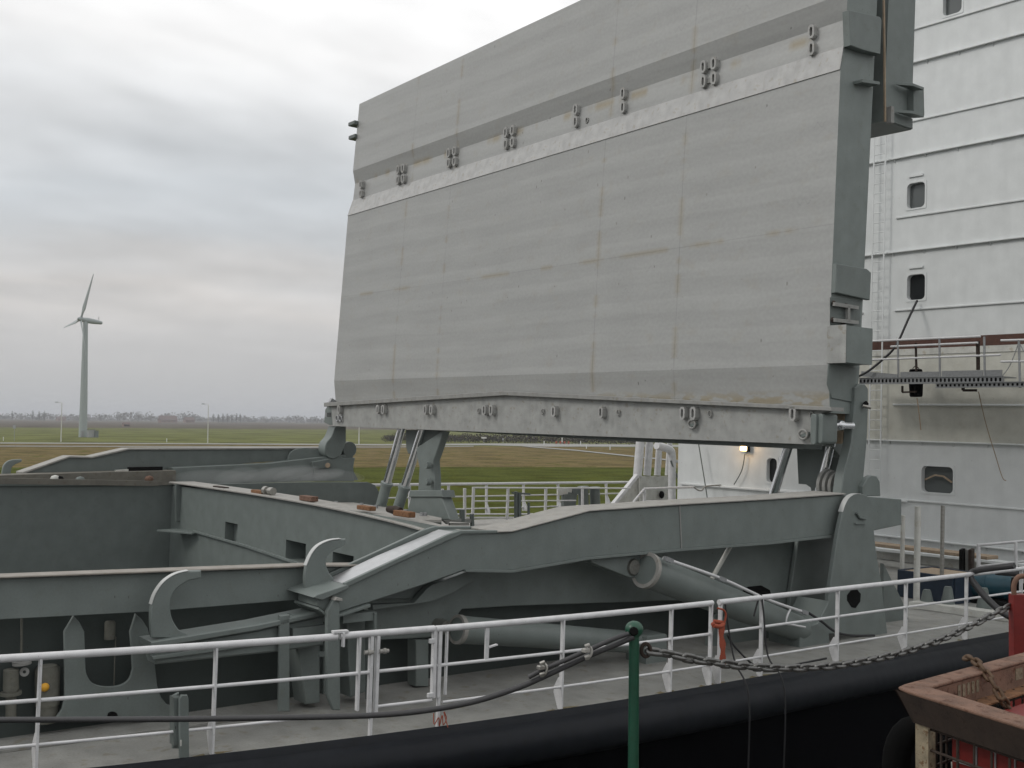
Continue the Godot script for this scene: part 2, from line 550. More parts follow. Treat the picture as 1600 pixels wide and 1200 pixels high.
# the top plating of the hatch cover: welded plates with thin seams, faint brown runs, slightly dished between the stiffeners
func panel_material() -> StandardMaterial3D:
	var w := 1536
	var h := 1024
	var im := Image.create(w, h, false, Image.FORMAT_RGB8)
	var bm := Image.create(w, h, false, Image.FORMAT_RGB8)
	var a := noise(81, 0.006, 4)
	var b := noise(82, 0.11, 3)
	var c := noise(83, 0.018, 4)
	var r := RandomNumberGenerator.new()
	r.seed = 84
	var seams: Array[float] = [0.188, 0.31, 0.652, 0.79]
	var cross: Array[float] = [0.34]
	for y in h:
		var v := float(y) / h
		for x in w:
			var u := float(x) / w
			var k := 0.92 + a.get_noise_2d(x, y * 0.8) * 0.018 + b.get_noise_2d(x, y) * 0.030 + c.get_noise_2d(x * 0.2, y * 2.0) * 0.028
			var band := sin(v * TAU * 15.0 + a.get_noise_2d(x * 0.3, 9) * 1.2)
			k += 0.020 * smoothstep(0.0, 0.4, band)  # light on the dished plating, put into the colour as pale bands
			var brown := clampf((c.get_noise_2d(x, y) - 0.28) * 2.0, 0.0, 1.0) * 0.09
			if v > 0.685 and v < 0.715: brown = maxf(brown, clampf(c.get_noise_2d(x * 0.6, 50.0) * 1.4 + 0.02, 0.0, 0.5) * (1.0 - absf(v - 0.70) / 0.015))
			if v < 0.042: brown = maxf(brown, clampf(c.get_noise_2d(x * 1.1, y * 2.5 + 700.0) * 1.8 + u * 1.5 - 0.95, 0.0, 0.5) * (1.0 - absf(v - 0.021) / 0.021))
			for s in seams:
				var q := absf(u + 0.0004 * b.get_noise_2d(3, y) - s) * w
				if q < 14.0:
					brown = maxf(brown, clampf(c.get_noise_2d(s * 3000.0, y * 0.7) * 1.0 + 0.05, 0.0, 0.24) * (1.0 - q / 10.0) if q < 10.0 else 0.0)
				if q < 1.0: k -= 0.06 + 0.06 * c.get_noise_2d(s * 999.0, y * 0.5)
			for s in cross:
				var q := absf(v - s + 0.004 * sin(u * 3.0)) * h
				if q < 9.0:
					brown = maxf(brown, clampf(c.get_noise_2d(x * 0.5, s * 900.0) * 1.0 + 0.04, 0.0, 0.30) * (1.0 - q / 9.0))
				if q < 1.0: k -= 0.05
			im.set_pixel(x, y, Color(k, k, k).lerp(Color(k * 0.86, k * 0.74, k * 0.52), brown))
			var d := 0.5 + 0.13 * band + 0.35 * a.get_noise_2d(x * 1.4 + 900, y * 1.4) + 0.015 * b.get_noise_2d(x, y)
			bm.set_pixel(x, y, Color(d, d, d))
	for i in 70:
		var x := r.randi() % (w - 3)
		var y := r.randi() % (h - 12)
		var d := r.randf_range(0.25, 0.7)
		for q in r.randi_range(2, 7):
			im.set_pixel(x + (q % 2), y + q, Color(d, d * 0.94, d * 0.85))
	for i in 26:
		var x := r.randi() % (w - 40)
		var y := r.randi() % (h - 40)
		for q in r.randi_range(8, 34):
			var px := x + q
			var py := y + int(6.0 * sin(q * 0.4 + i))
			if px < w and py >= 0 and py < h: im.set_pixel(px, py, im.get_pixel(px, py).darkened(0.12))
	im.generate_mipmaps()
	bm.bump_map_to_normal_map(3.0)
	var m := StandardMaterial3D.new()
	m.albedo_color = lin(0.385, 0.39, 0.38)
	m.albedo_texture = ImageTexture.create_from_image(im)
	m.normal_enabled = true
	m.normal_texture = ImageTexture.create_from_image(bm)
	m.normal_scale = 0.35
	m.roughness = 0.38
	return m

func far_at(u: float, d: float, y := -3.8) -> Vector3:
	var r := (u - 800.0) / 1730.0
	return Vector3(0.6157 * d + 0.788 * d * r, y, -0.788 * d + 0.6157 * d * r)

func sheet(called: String, outline: Array, y: float, m: Material) -> void:
	var st := S()
	var idx := Geometry2D.triangulate_polygon(PackedVector2Array(outline))
	for k in range(0, idx.size(), 3):
		var v: Array[Vector3] = []
		for j in 3: v.append(lift("y", outline[idx[k + j]], y))
		tri(st, v[0], v[1], v[2], Vector3.UP, Vector3.UP, Vector3.UP)
	single(called, st, m, "", "", "", "structure")

# leaf-sized faces strewn through a crown
func crown(st: SurfaceTool, c: Vector3, r: Vector3, count: int, leaf: float) -> void:
	for i in count:
		var d := Vector3(rng.randfn(), rng.randfn(), rng.randfn()).normalized()
		var p := c + d * r * pow(rng.randf(), 0.4)
		var n := Vector3(rng.randfn(), rng.randfn() + 0.4, rng.randfn()).normalized()
		var s := n.cross(Vector3(rng.randfn(), rng.randfn(), rng.randfn())).normalized() * leaf * rng.randf_range(0.5, 1.2)
		var t := n.cross(s) * rng.randf_range(0.5, 1.0)
		tri(st, p - s, p + t, p + s * 0.6 - t * 0.4, n, n, n)

func _ready() -> void:
	rng.seed = 7
	# camera
	var cam := Camera3D.new()
	cam.name = "camera"
	cam.transform = Transform3D(Basis(Vector3(0.787748, 0.010466, 0.615909), Vector3(-0.029235, 0.999364, 0.020410), Vector3(-0.615304, -0.034084, 0.787553)), Vector3(0, 3.24, 0))
	cam.fov = 38.26
	cam.near = 0.05
	cam.far = 12000.0
	add_child(cam)
	cam.current = true
	# sky, air and sun
	var env := Environment.new()
	env.background_mode = Environment.BG_SKY
	var sky := Sky.new()
	var pan := PanoramaSkyMaterial.new()
	pan.panorama = make_sky()
	sky.sky_material = pan
	env.sky = sky
	env.tonemap_mode = Environment.TONE_MAPPER_LINEAR
	env.tonemap_exposure = 1.0
	env.ambient_light_source = Environment.AMBIENT_SOURCE_SKY
	env.fog_enabled = true
	env.fog_density = 0.00022
	env.fog_light_color = Color(0.72, 0.73, 0.75)
	env.volumetric_fog_enabled = true
	env.volumetric_fog_density = 0.0
	env.sdfgi_enabled = true
	env.ssao_enabled = true
	env.ssil_enabled = true
	var we := WorldEnvironment.new()
	we.name = "world_environment"
	we.environment = env
	add_child(we)
	var sun := DirectionalLight3D.new()
	sun.name = "sun"
	sun.light_energy = 0.26
	sun.light_color = Color(1.0, 0.985, 0.96)
	sun.light_angular_distance = 14.0
	sun.shadow_enabled = true
	add_child(sun)
	sun.look_at_from_position(Vector3.ZERO, Vector3(0.72, -0.66, 0.34), Vector3.UP)
	make_materials()
	land()
	frame = ship_frame
	ship()
	deckhouse()
	hatch_cover()
	lifting_gear()
	deck_fittings()
	guard_rails()
	far_side()
	aft_deck()
	frame = Transform3D.IDENTITY
	quay_side()
	for c in get_children():
		if c.has_meta("base"): c.remove_meta("base")

# ---------------------------------------------------------------- the polder behind
func land() -> void:
	sheet("ground", [Vector2(-6000, -9000), Vector2(9000, -9000), Vector2(9000, 60), Vector2(-6000, 60)], -4.3, M.fallow)
	sheet("water", [Vector2(-300, -36), Vector2(300, -36), Vector2(300, 40), Vector2(-300, 40)], -4.2, M.water)
	sheet("meadow", [Vector2(-93.733, -828.081), Vector2(2888.352, -297.038), Vector2(520.087, -53.588), Vector2(-39.832, -353.034)], -3.98, M.meadow)
	sheet("dry_grass_field", [Vector2(-45.445, -402.505), Vector2(75.455, -320.678), Vector2(159.137, -281.309), Vector2(198.083, -253.227), Vector2(246.057, -222.656), Vector2(465.573, -47.984), Vector2(239.627, -24.757), Vector2(133.436, -120.726), Vector2(98.812, -142.473), Vector2(61.594, -152.796), Vector2(-23.39, -208.128)], -3.95, M.dry)
	sheet("grass_field", [Vector2(-23.108, -205.646), Vector2(61.594, -152.796), Vector2(98.812, -142.473), Vector2(135.371, -122.477), Vector2(239.627, -24.757), Vector2(80.12, -8.36), Vector2(-7.341, -66.687)], -3.90, M.grass)
	sheet("road", [Vector2(-46.443, -411.276), Vector2(76.236, -324.014), Vector2(123.41, -306.521), Vector2(174.649, -285.602), Vector2(214.483, -287.654), Vector2(237.129, -285.772), Vector2(262.228, -265.745), Vector2(279.501, -252.926), Vector2(528.267, -54.427), Vector2(484.441, -49.922), Vector2(256.132, -231.776), Vector2(221.895, -243.645), Vector2(204.77, -246.761), Vector2(199.267, -267.238), Vector2(165.632, -270.846), Vector2(119.08, -295.753), Vector2(73.338, -311.669), Vector2(-44.289, -392.286)], -3.86, M.asphalt)
	sheet("path", [Vector2(-40.786, -361.415), Vector2(67.858, -288.326), Vector2(109.985, -273.136), Vector2(157.501, -257.541), Vector2(188.969, -259.619), Vector2(184.132, -252.97), Vector2(152.995, -250.167), Vector2(107.255, -266.348), Vector2(66.115, -280.901), Vector2(-39.765, -352.421)], -3.85, M.asphalt)
	sheet("path", [Vector2(202.463, -250.382), Vector2(190.219, -216.227), Vector2(166.371, -167.622), Vector2(150.995, -136.618), Vector2(146.197, -132.276), Vector2(160.817, -162.024), Vector2(183.734, -208.852), Vector2(198.798, -249.657)], -3.84, M.asphalt)
	# wind turbine
	var at := far_at(131, 393)
	var F := Vector3(0.6157, 0, -0.788)
	var R := Vector3(0.788, 0, 0.6157)
	var t := thing("wind_turbine", "white three-bladed wind turbine standing in the field at far left", "wind turbine", at)
	var st := S()
	turned(st, at, at + Vector3(0, 41.2, 0), [Vector2(0, 1.45), Vector2(0.5, 1.15), Vector2(1, 0.8)], 20)
	put("tower", st, M.turbine, t)
	st = S()
	box(st, at + Vector3(-0.6, 1.1, 1.35), Vector3(0.9, 2.1, 0.5))
	put("door", st, M.galv, t)
	var tilt := Basis(F, deg_to_rad(8.0))
	var across := (R * 0.933 + F * 0.36).normalized()
	var along := (F * 0.933 - R * 0.36).normalized()
	var ax: Vector3 = tilt * (across * 0.944 + along * 0.33)
	var hh: Vector3 = tilt * (across * 0.33 - along * 0.944)
	var vv := ax.cross(hh).normalized()
	if vv.y < 0: vv = -vv
	var hub := at + Vector3(0, 41.6, 0) - ax * 1.7
	st = S()
	turned(st, hub + ax * 0.6, hub + ax * 7.6, [Vector2(0, 0.0), Vector2(0.001, 0.75), Vector2(0.25, 1.0), Vector2(0.6, 0.9), Vector2(0.93, 0.65), Vector2(1, 0.5), Vector2(1.0, 0.0)], 16)
	put("nacelle", st, M.turbine, t)
	st = S()
	cyl(st, hub + ax * 6.4 + Vector3(0, 0.9, 0), hub + ax * 6.4 + Vector3(0, 2.0, 0), 0.12, 6)
	put("wind_vane", st, M.galv, t)
	st = S()
	turned(st, hub + ax * 0.7, hub - ax * 1.3, [Vector2(0, 0.85), Vector2(0.5, 0.85), Vector2(0.85, 0.55), Vector2(1, 0.0)], 16)
	put("hub", st, M.turbine, t)
	for k in 3:
		var al := deg_to_rad(18.0 + 120.0 * k)
		var dir := vv * cos(al) + hh * sin(al)
		var wid := ax.cross(dir).normalized().lerp(ax, 0.28).normalized()
		st = S()
		var thick := dir.cross(wid).normalized()
		var secs := [[0.6, 0.35, 0.35], [2.2, 0.45, 0.3], [4.2, 0.95, 0.18], [9.0, 0.65, 0.11], [14.0, 0.40, 0.06], [17.2, 0.14, 0.03]]
		for i in secs.size() - 1:
			var A: Array = secs[i]
			var B: Array = secs[i + 1]
			for q in 8:
				var c0 := wid * cos(TAU * q / 8) + thick * 0.0
				var f := func(s: Array, w: int) -> Vector3: return hub + dir * float(s[0]) + wid * cos(TAU * w / 8.0) * float(s[1]) + thick * sin(TAU * w / 8.0) * float(s[2])
				var n0: Vector3 = (wid * cos(TAU * q / 8.0) * float(A[2]) + thick * sin(TAU * q / 8.0) * float(A[1])).normalized()
				var n1: Vector3 = (wid * cos(TAU * (q + 1) / 8.0) * float(A[2]) + thick * sin(TAU * (q + 1) / 8.0) * float(A[1])).normalized()
				tri(st, f.call(A, q), f.call(A, q + 1), f.call(B, q + 1), n0, n1, n1)
				tri(st, f.call(A, q), f.call(B, q + 1), f.call(B, q), n0, n1, n0)
		put("blade", st, M.turbine, t)
	# its transformer cabin
	at = far_at(144, 390)
	t = thing("transformer_cabin", "small grey transformer cabin at the foot of the wind turbine", "cabin", at)
	st = S()
	box(st, at + Vector3(0, 1.3, 0), Vector3(2.2, 2.6, 2.2))
	put("wall", st, M.galv, t)
	st = S()
	box(st, at + Vector3(0, 2.68, 0), Vector3(2.5, 0.16, 2.5))
	put("roof", st, M.concrete, t)
	st = S()
	box(st, at + R * 1.7 + Vector3(0, 1.2, 0), Vector3(1.2, 2.4, 1.6))
	put("switch_cabinet", st, M.grey_dark, t)
	# street lamps along the road
	var where := [["slim white street lamp on the road left of the wind turbine", 97.0, 317.0], ["slim white street lamp on the road right of the wind turbine", 326.0, 322.0], ["white street lamp post seen under the far end of the hatch cover", 562.0, 318.0]]
	var lamp: Node3D = null
	for w: Array in where:
		var p := far_at(w[1], w[2])
		if lamp == null:
			lamp = thing("street_lamp", w[0], "street lamp", p, "street lamps along the road")
			st = S()
			turned(st, p, p + Vector3(0, 11, 0), [Vector2(0, 0.17), Vector2(1, 0.1)], 8)
			put("post", st, M.white_old, lamp)
			st = S()
			tube(st, [p + Vector3(0, 10.9, 0), p + Vector3(0, 11.2, 0) - R * 0.5, p + Vector3(0, 11.3, 0) - R * 1.2], 0.06, 6)
			put("arm", st, M.white_old, lamp)
			st = S()
			box(st, p + Vector3(0, 11.28, 0) - R * 1.5, Vector3(0.9, 0.18, 0.5))
			put("lamp_head", st, M.grey_dark, lamp)
		else:
			copy(lamp, p, w[0])
	# signs and posts by the junction
	sign_post("road_sign", "short post with a small grey sign at far left by the road", 24, 318, 4.6, 0.9, 1.0, M.galv)
	sign_post("road_sign", "round white road sign seen between the shiny rods and the hinge post", 672, 348, 1.9, 0.7, 0.7, M.white_old)
	sign_post("road_sign", "white direction sign shaped like a T by the junction", 757, 346, 2.2, 1.6, 0.5, M.white_old)
	sign_post("road_sign", "small grey road sign right of the T shaped direction sign", 787, 350, 1.8, 0.5, 0.5, M.galv)
	sign_post("road_sign", "tall white marker plate among the red barrier boards", 879, 352, 2.3, 0.4, 1.6, M.white_old)
	for k in 4:
		sign_post("barrier_board", "red and white barrier board at the junction, %s" % ["leftmost of the four", "second from the left", "third from the left", "rightmost of the four"][k], 870 + 6.4 * k, 350, 1.1, 0.55, 0.8, M.orange, "barrier boards at the junction")
	var mk := [[851.0, 352.0, "white marker post left of the barrier boards"], [908.0, 352.0, "white marker post right of the barrier boards"], [917.0, 300.0, "white marker post in the dry grass, left of two by the side path"], [954.0, 290.0, "white marker post in the dry grass, right of two by the side path"], [7.0, 322.0, "white marker post on the road at the far left"], [262.0, 326.0, "white marker post on the road between the two street lamps"]]
	for w: Array in mk:
		var p := far_at(w[0], w[1])
		st = S()
		box(st, p + Vector3(0, 0.55, 0), Vector3(0.16, 1.1, 0.16))
		single("marker_post", st, M.white, w[2], "marker post", "marker posts along the road")
	# hedge behind the junction
	st = S()
	for i in 90:
		var u := 606.0 + 400.0 * i / 89.0
		var hgt := rng.randf_range(2.4, 3.6) * (0.8 if i < 3 else 1.0)
		crown(st, far_at(u, 366 + rng.randf_range(-2, 2), -3.8 + hgt * 0.5), Vector3(2.0, hgt * 0.5, 2.0), 150, 0.34)
	single("hedge", st, mat(lin(0.045, 0.036, 0.028), 0.95), "long dark leafless hedge behind the road junction", "hedge")
	# far trees
	st = S()
	for i in 240:
		var u := -160.0 + 1200.0 * i / 239.0 + rng.randf_range(-4, 4)
		var d := rng.randf_range(2300, 3000)
		var hgt := rng.randf_range(7, 16) * (1.3 if u > 160 and u < 320 else 1.0)
		crown(st, far_at(u, d, -3.8 + hgt * 0.5), Vector3(14, hgt * 0.6, 14), 60, 3.2)
	single("tree_belt", st, M.leaf, "", "", "", "stuff")
	var pop := [[20.0, 17.0], [52.0, 19.0], [62.0, 17.5], [70.0, 18.0], [334.0, 16.0], [342.0, 15.0], [349.0, 17.0], [356.0, 16.0], [363.0, 15.5], [370.0, 17.0], [376.0, 16.0]]
	for i in pop.size():
		var p := far_at(pop[i][0], 1900)
		var pl := "thin dark poplar on the horizon, %s" % (["leftmost near the frame edge", "first of three left of the lamp", "middle of three left of the lamp", "third of three left of the lamp"][i] if i < 4 else "%s in the row right of the farmhouse" % ["first", "second", "third", "fourth", "fifth", "sixth", "last"][i - 4])
		tree("poplar_tree", pl, p, pop[i][1], 2.0, 0.12, M.leaf2, "poplars on the horizon")
	tree("round_tree", "bare round tree on the horizon right of the wind turbine", far_at(217, 1900), 19, 7.5, 0.35, M.leaf, "trees on the horizon")
	tree("round_tree", "low broad tree on the horizon just left of the farmhouse", far_at(236, 2000), 11, 11, 0.2, M.leaf, "trees on the horizon")
	tree("round_tree", "broad dark tree between the farmhouse and the poplar row", far_at(312, 2000), 12, 12, 0.2, M.leaf2, "trees on the horizon")
	house("farmhouse", "long dark-roofed farm barn on the horizon right of the wind turbine", 263, 1700, 30, 12, 4, 7)
	house("farmhouse", "smaller farmhouse right of the long barn on the horizon", 296, 1750, 18, 10, 4, 5)
	house("farmhouse", "pale house on the horizon between the poplars and the wind turbine", 96, 1900, 16, 9, 4.5, 3.5)
	house("field_shed", "small reddish shed in the fallow field right of the turbine", 198, 900, 6, 4, 1.6, 1.6)

func tree(called: String, label: String, p: Vector3, h: float, r: float, low: float, m: Material, group: String) -> void:
	var t := thing(called, label, "tree", p, group)
	var st := S()
	turned(st, p, p + Vector3(0, h * 0.8, 0), [Vector2(0, 0.45), Vector2(1, 0.1)], 6)
	for k in 5:
		var a := TAU * k / 5.0
		var y := h * lerpf(low + 0.05, 0.6, k / 5.0)
		tube(st, [p + Vector3(0, y, 0), p + Vector3(cos(a) * r * 0.6, y + h * 0.22, sin(a) * r * 0.6)], [0.22, 0.06], 5)
	put("trunk", st, M.bark, t)
	st = S()
	crown(st, p + Vector3(0, h * (low + (1.0 - low) * 0.5), 0), Vector3(r, h * (1.0 - low) * 0.52, r), 260, 0.75)
	put("crown", st, m, t)

func house(called: String, label: String, u: float, d: float, l: float, w: float, wall: float, roof: float) -> void:
	var p := far_at(u, d)
	var t := thing(called, label, "house" if called == "farmhouse" else "shed", p)
	var st := S()
	box(st, p + Vector3(0, wall * 0.5, 0), Vector3(l * 0.85, wall, w), 0.02)
	put("wall", st, M.brick, t)
	st = S()
	plate(st, "x", [Vector2(p.z - w * 0.6, p.y + wall), Vector2(p.z + w * 0.6, p.y + wall), Vector2(p.z, p.y + wall + roof)], p.x - l * 0.45, p.x + l * 0.45, 0.02)
	put("roof", st, M.roof, t)
	for k in 3:
		st = S()
		box(st, p + Vector3(l * 0.25 * (k - 1), wall * 0.55, w * 0.5 + 0.03), Vector3(1.2, 1.4, 0.1))
		put("window", st, M.glass, t)

func sign_post(called: String, label: String, u: float, d: float, h: float, w: float, sh: float, m: Material, group := "road signs at the junction") -> void:
	var p := far_at(u, d)
	var t := thing(called, label, "road sign" if called == "road_sign" else "barrier", p, group)
	var st := S()
	cyl(st, p, p + Vector3(0, h, 0), 0.07, 6)
	put("post", st, M.galv, t)
	st = S()
	var R := Vector3(0.788, 0, 0.6157)
	bar(st, p + Vector3(0, h - sh, 0) + Vector3(-0.06, 0, 0.08), p + Vector3(0, h, 0) + Vector3(-0.06, 0, 0.08), w, 0.05, R)
	put("sign_plate", st, m, t)

# ---------------------------------------------------------------- the ship
func edge_z(x: float) -> float:
	return -9.6 - 0.0074 * pow(maxf(0.0, 11.5 - x), 2.2)

func ship() -> void:
	var t := thing("cargo_ship", "grey and black cargo ship lying alongside the quay", "ship", Vector3(12, 0, -19.4))
	# hull side with its rolled sheer strake, swept along the deck edge
	var xs: Array[float] = []
	for i in 60: xs.append(-8.0 + i * 1.0)
	var strake := [Vector2(0.06, 0.03), Vector2(0.09, 0.015), Vector2(0.12, -0.03)]
	strake += arc(Vector2(0.10, -0.27), 0.23, 84, -90, 12)
	var side := [Vector2(0.10, -0.5), Vector2(0.02, -0.56), Vector2(-0.05, -1.2), Vector2(-0.15, -2.5), Vector2(-0.3, -5.0)]
	var st := S()
	sweep(st, xs, strake, 1.0)
	put("sheer_strake", st, M.strake, t)
	st = S()
	sweep(st, xs, side, 1.0)
	put("hull", st, M.black, t)
	st = S()
	var far: Array[float] = xs
	sweep(st, far, [Vector2(0.0, 0.03), Vector2(0.05, -0.1), Vector2(0.0, -1.0), Vector2(-0.2, -5.0)], -1.0)
	put("hull", st, M.black, t)
	# deck in four plates round the hatch
	st = S()
	for i in xs.size() - 1:
		quad(st, Vector3(xs[i], 0, edge_z(xs[i]) + 0.07), Vector3(xs[i + 1], 0, edge_z(xs[i + 1]) + 0.07), Vector3(xs[i + 1], 0, -11.95), Vector3(xs[i], 0, -11.95), Vector3.UP)
	put("deck", st, M.deck, t)
	st = S()
	plate(st, "y", [Vector2(10.6, -11.952), Vector2(51, -11.952), Vector2(51, -27.048), Vector2(10.6, -27.048)], -0.03, 0.0, 0.0)
	put("deck", st, M.deck, t)
	st = S()
	plate(st, "y", [Vector2(-8, -27.05), Vector2(51, -27.05), Vector2(51, -29.5), Vector2(-8, -28.4)], -0.03, 0.0, 0.0)
	put("deck", st, M.deck, t)
	# hold below the hatch
	st = S()
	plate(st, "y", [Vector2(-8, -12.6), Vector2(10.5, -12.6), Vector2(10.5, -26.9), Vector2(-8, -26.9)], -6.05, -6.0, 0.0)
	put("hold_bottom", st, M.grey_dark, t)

	# hatch coaming: near side box girder with a worn top flange
	t = thing("hatch_coaming", "grey steel hatch coaming round the open cargo hold", "hatch coaming", Vector3(4, 0, -12))
	st = S()
	plate(st, "z", [Vector2(2.083, 1.649), Vector2(2.741, 1.635), Vector2(5.998, 1.561), Vector2(7.847, 1.478), Vector2(7.863, 1.08), Vector2(6.012, 1.206), Vector2(4.178, 1.208), Vector2(2.758, 1.248), Vector2(2.1, 1.268)], -11.35, -11.48, 0.004)
	put("side_girder", st, M.grey, t)
	st = S()
	plate(st, "z", [Vector2(2.064, 1.674), Vector2(2.716, 1.667), Vector2(5.944, 1.601), Vector2(7.777, 1.517), Vector2(7.778, 1.495), Vector2(5.945, 1.578), Vector2(2.717, 1.648), Vector2(2.065, 1.657)], -11.27, -11.50, 0.006)
	put("top_flange", st, M.flange_rust, t)
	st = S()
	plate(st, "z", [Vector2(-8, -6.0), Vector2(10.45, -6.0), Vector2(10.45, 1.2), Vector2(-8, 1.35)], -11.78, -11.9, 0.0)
	put("inner_wall", st, M.grey_shade, t)
	# far side
	st = S()
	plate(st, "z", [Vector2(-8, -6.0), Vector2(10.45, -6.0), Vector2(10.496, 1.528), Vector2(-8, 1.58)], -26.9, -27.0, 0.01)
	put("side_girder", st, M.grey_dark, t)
	st = S()
	plate(st, "z", [Vector2(10.415, 1.512), Vector2(10.413, 1.56), Vector2(-8, 1.68), Vector2(-8, 1.58)], -26.87, -27.02, 0.006)
	put("top_flange", st, M.grey, t)
	# end coaming: cambered top, openings in its face
	st = S()
	wall_with_holes(st)
	put("end_girder", st, M.grey, t)
	st = S()
	var top := curve2([Vector2(-26.871, 1.602), Vector2(-24.319, 1.617), Vector2(-22.114, 1.624), Vector2(-20.052, 1.614), Vector2(-18.251, 1.582), Vector2(-16.455, 1.521), Vector2(-15.072, 1.441), Vector2(-14.177, 1.394)], 4)
	var bot := []
	for p: Vector2 in top: bot.append(p - Vector2(0, 0.035))
	bot.reverse()
	plate(st, "x", top + bot, 10.3, 10.95, 0.006)
	put("top_flange", st, M.walked, t)
	# ledge along the inside and the corner bracket
	st = S()
	plate(st, "x", [Vector2(-25.286, 0.541), Vector2(-22.438, 0.501), Vector2(-19.762, 0.399), Vector2(-16.636, 0.273), Vector2(-16.633, 0.229), Vector2(-19.757, 0.344), Vector2(-22.433, 0.447), Vector2(-25.281, 0.496)], 10.32, 10.38, 0.004)
	put("stringer", st, M.grey, t)
	st = S()
	plate(st, "y", [Vector2(9.773, -26.138), Vector2(10.248, -25.151), Vector2(10.467, -25.226), Vector2(10.531, -25.853), Vector2(10.298, -26.276)], 0.46, 0.5, 0.004)
	put("corner_bracket", st, M.grey, t)
	st = S()
	plate(st, "z", [Vector2(6.302, 1.733), Vector2(9.937, 1.634), Vector2(10.34, 1.553), Vector2(9.784, 1.512), Vector2(6.308, 1.591)], -26.6, -26.63, 0.004)
	put("corner_plate", st, M.side_brown, t)

func sweep(st: SurfaceTool, xs: Array[float], prof: Array, sgn: float) -> void:
	var row := func(x: float) -> Array:
		var o := []
		for p: Vector2 in prof:
			var z := edge_z(x) + p.x if sgn > 0 else -38.9 - edge_z(x) - p.x
			o.append(Vector3(x, p.y, z))
		return o
	var nrm := []
	for i in prof.size():
		var a: Vector2 = prof[maxi(i - 1, 0)]
		var b: Vector2 = prof[mini(i + 1, prof.size() - 1)]
		var d := (b - a).normalized()
		nrm.append(Vector3(0, d.x, -d.y * sgn))
	for i in xs.size() - 1:
		var A: Array = row.call(xs[i])
		var B: Array = row.call(xs[i + 1])
		for k in prof.size() - 1:
			tri(st, A[k], A[k + 1], B[k + 1], nrm[k], nrm[k + 1], nrm[k + 1])
			tri(st, A[k], B[k + 1], B[k], nrm[k], nrm[k + 1], nrm[k])

# the inner face of the end coaming with three rectangular openings
func wall_with_holes(st: SurfaceTool) -> void:
	var holes := [[Vector2(-23.643, 0.89), Vector2(-22.985, 0.455)], [Vector2(-20.629, 0.786), Vector2(-19.765, 0.394)], [Vector2(-18.68, 0.749), Vector2(-17.891, 0.506)]]
	var zc: Array[float] = [-26.9, -12.1]
	for h: Array in holes:
		zc.append((h[0] as Vector2).x)
		zc.append((h[1] as Vector2).x)
	zc.sort()
	var top := func(z: float) -> float:
		var s := (z + 19.4) / 7.5
		return 1.585 - 0.10 * s * s - 0.012 * s
	for i in zc.size() - 1:
		var z0 := zc[i]
		var z1 := zc[i + 1]
		var mid := (z0 + z1) * 0.5
		var hole: Array = []
		for h: Array in holes:
			if mid > (h[0] as Vector2).x and mid < (h[1] as Vector2).x: hole = h
		var steps := maxi(1, int((z1 - z0) / 0.8))
		for k in steps:
			var a := lerpf(z0, z1, float(k) / steps)
			var b := lerpf(z0, z1, float(k + 1) / steps)
			if hole.is_empty():
				face(st, Vector3(10.4, -6, a), Vector3(10.4, -6, b), Vector3(10.4, top.call(b), b), Vector3(10.4, top.call(a), a), Vector3.LEFT)
			else:
				var y1: float = (hole[0] as Vector2).y
				var y0: float = (hole[1] as Vector2).y
				face(st, Vector3(10.4, -6, a), Vector3(10.4, -6, b), Vector3(10.4, y0, b), Vector3(10.4, y0, a), Vector3.LEFT)
				face(st, Vector3(10.4, y1, a), Vector3(10.4, y1, b), Vector3(10.4, top.call(b), b), Vector3(10.4, top.call(a), a), Vector3.LEFT)
				var dp := 0.22 if hole == holes[0] else 0.45
				if k == 0:
					face(st, Vector3(10.4, y0, z0), Vector3(10.4, y1, z0), Vector3(10.4 + dp, y1, z0), Vector3(10.4 + dp, y0, z0), Vector3.BACK)
					face(st, Vector3(10.4, y0, z1), Vector3(10.4, y1, z1), Vector3(10.4 + dp, y1, z1), Vector3(10.4 + dp, y0, z1), Vector3.FORWARD)
				face(st, Vector3(10.4, y0, a), Vector3(10.4, y0, b), Vector3(10.4 + dp, y0, b), Vector3(10.4 + dp, y0, a), Vector3.UP)
				face(st, Vector3(10.4, y1, a), Vector3(10.4, y1, b), Vector3(10.4 + dp, y1, b), Vector3(10.4 + dp, y1, a), Vector3.DOWN)
				face(st, Vector3(10.4 + dp, y0, a), Vector3(10.4 + dp, y0, b), Vector3(10.4 + dp, y1, b), Vector3(10.4 + dp, y1, a), Vector3.LEFT)
	# back of the girder
	face(st, Vector3(10.9, -6, -26.9), Vector3(10.9, -6, -12.1), Vector3(10.9, 1.44, -12.1), Vector3(10.9, 1.44, -26.9), Vector3.RIGHT)

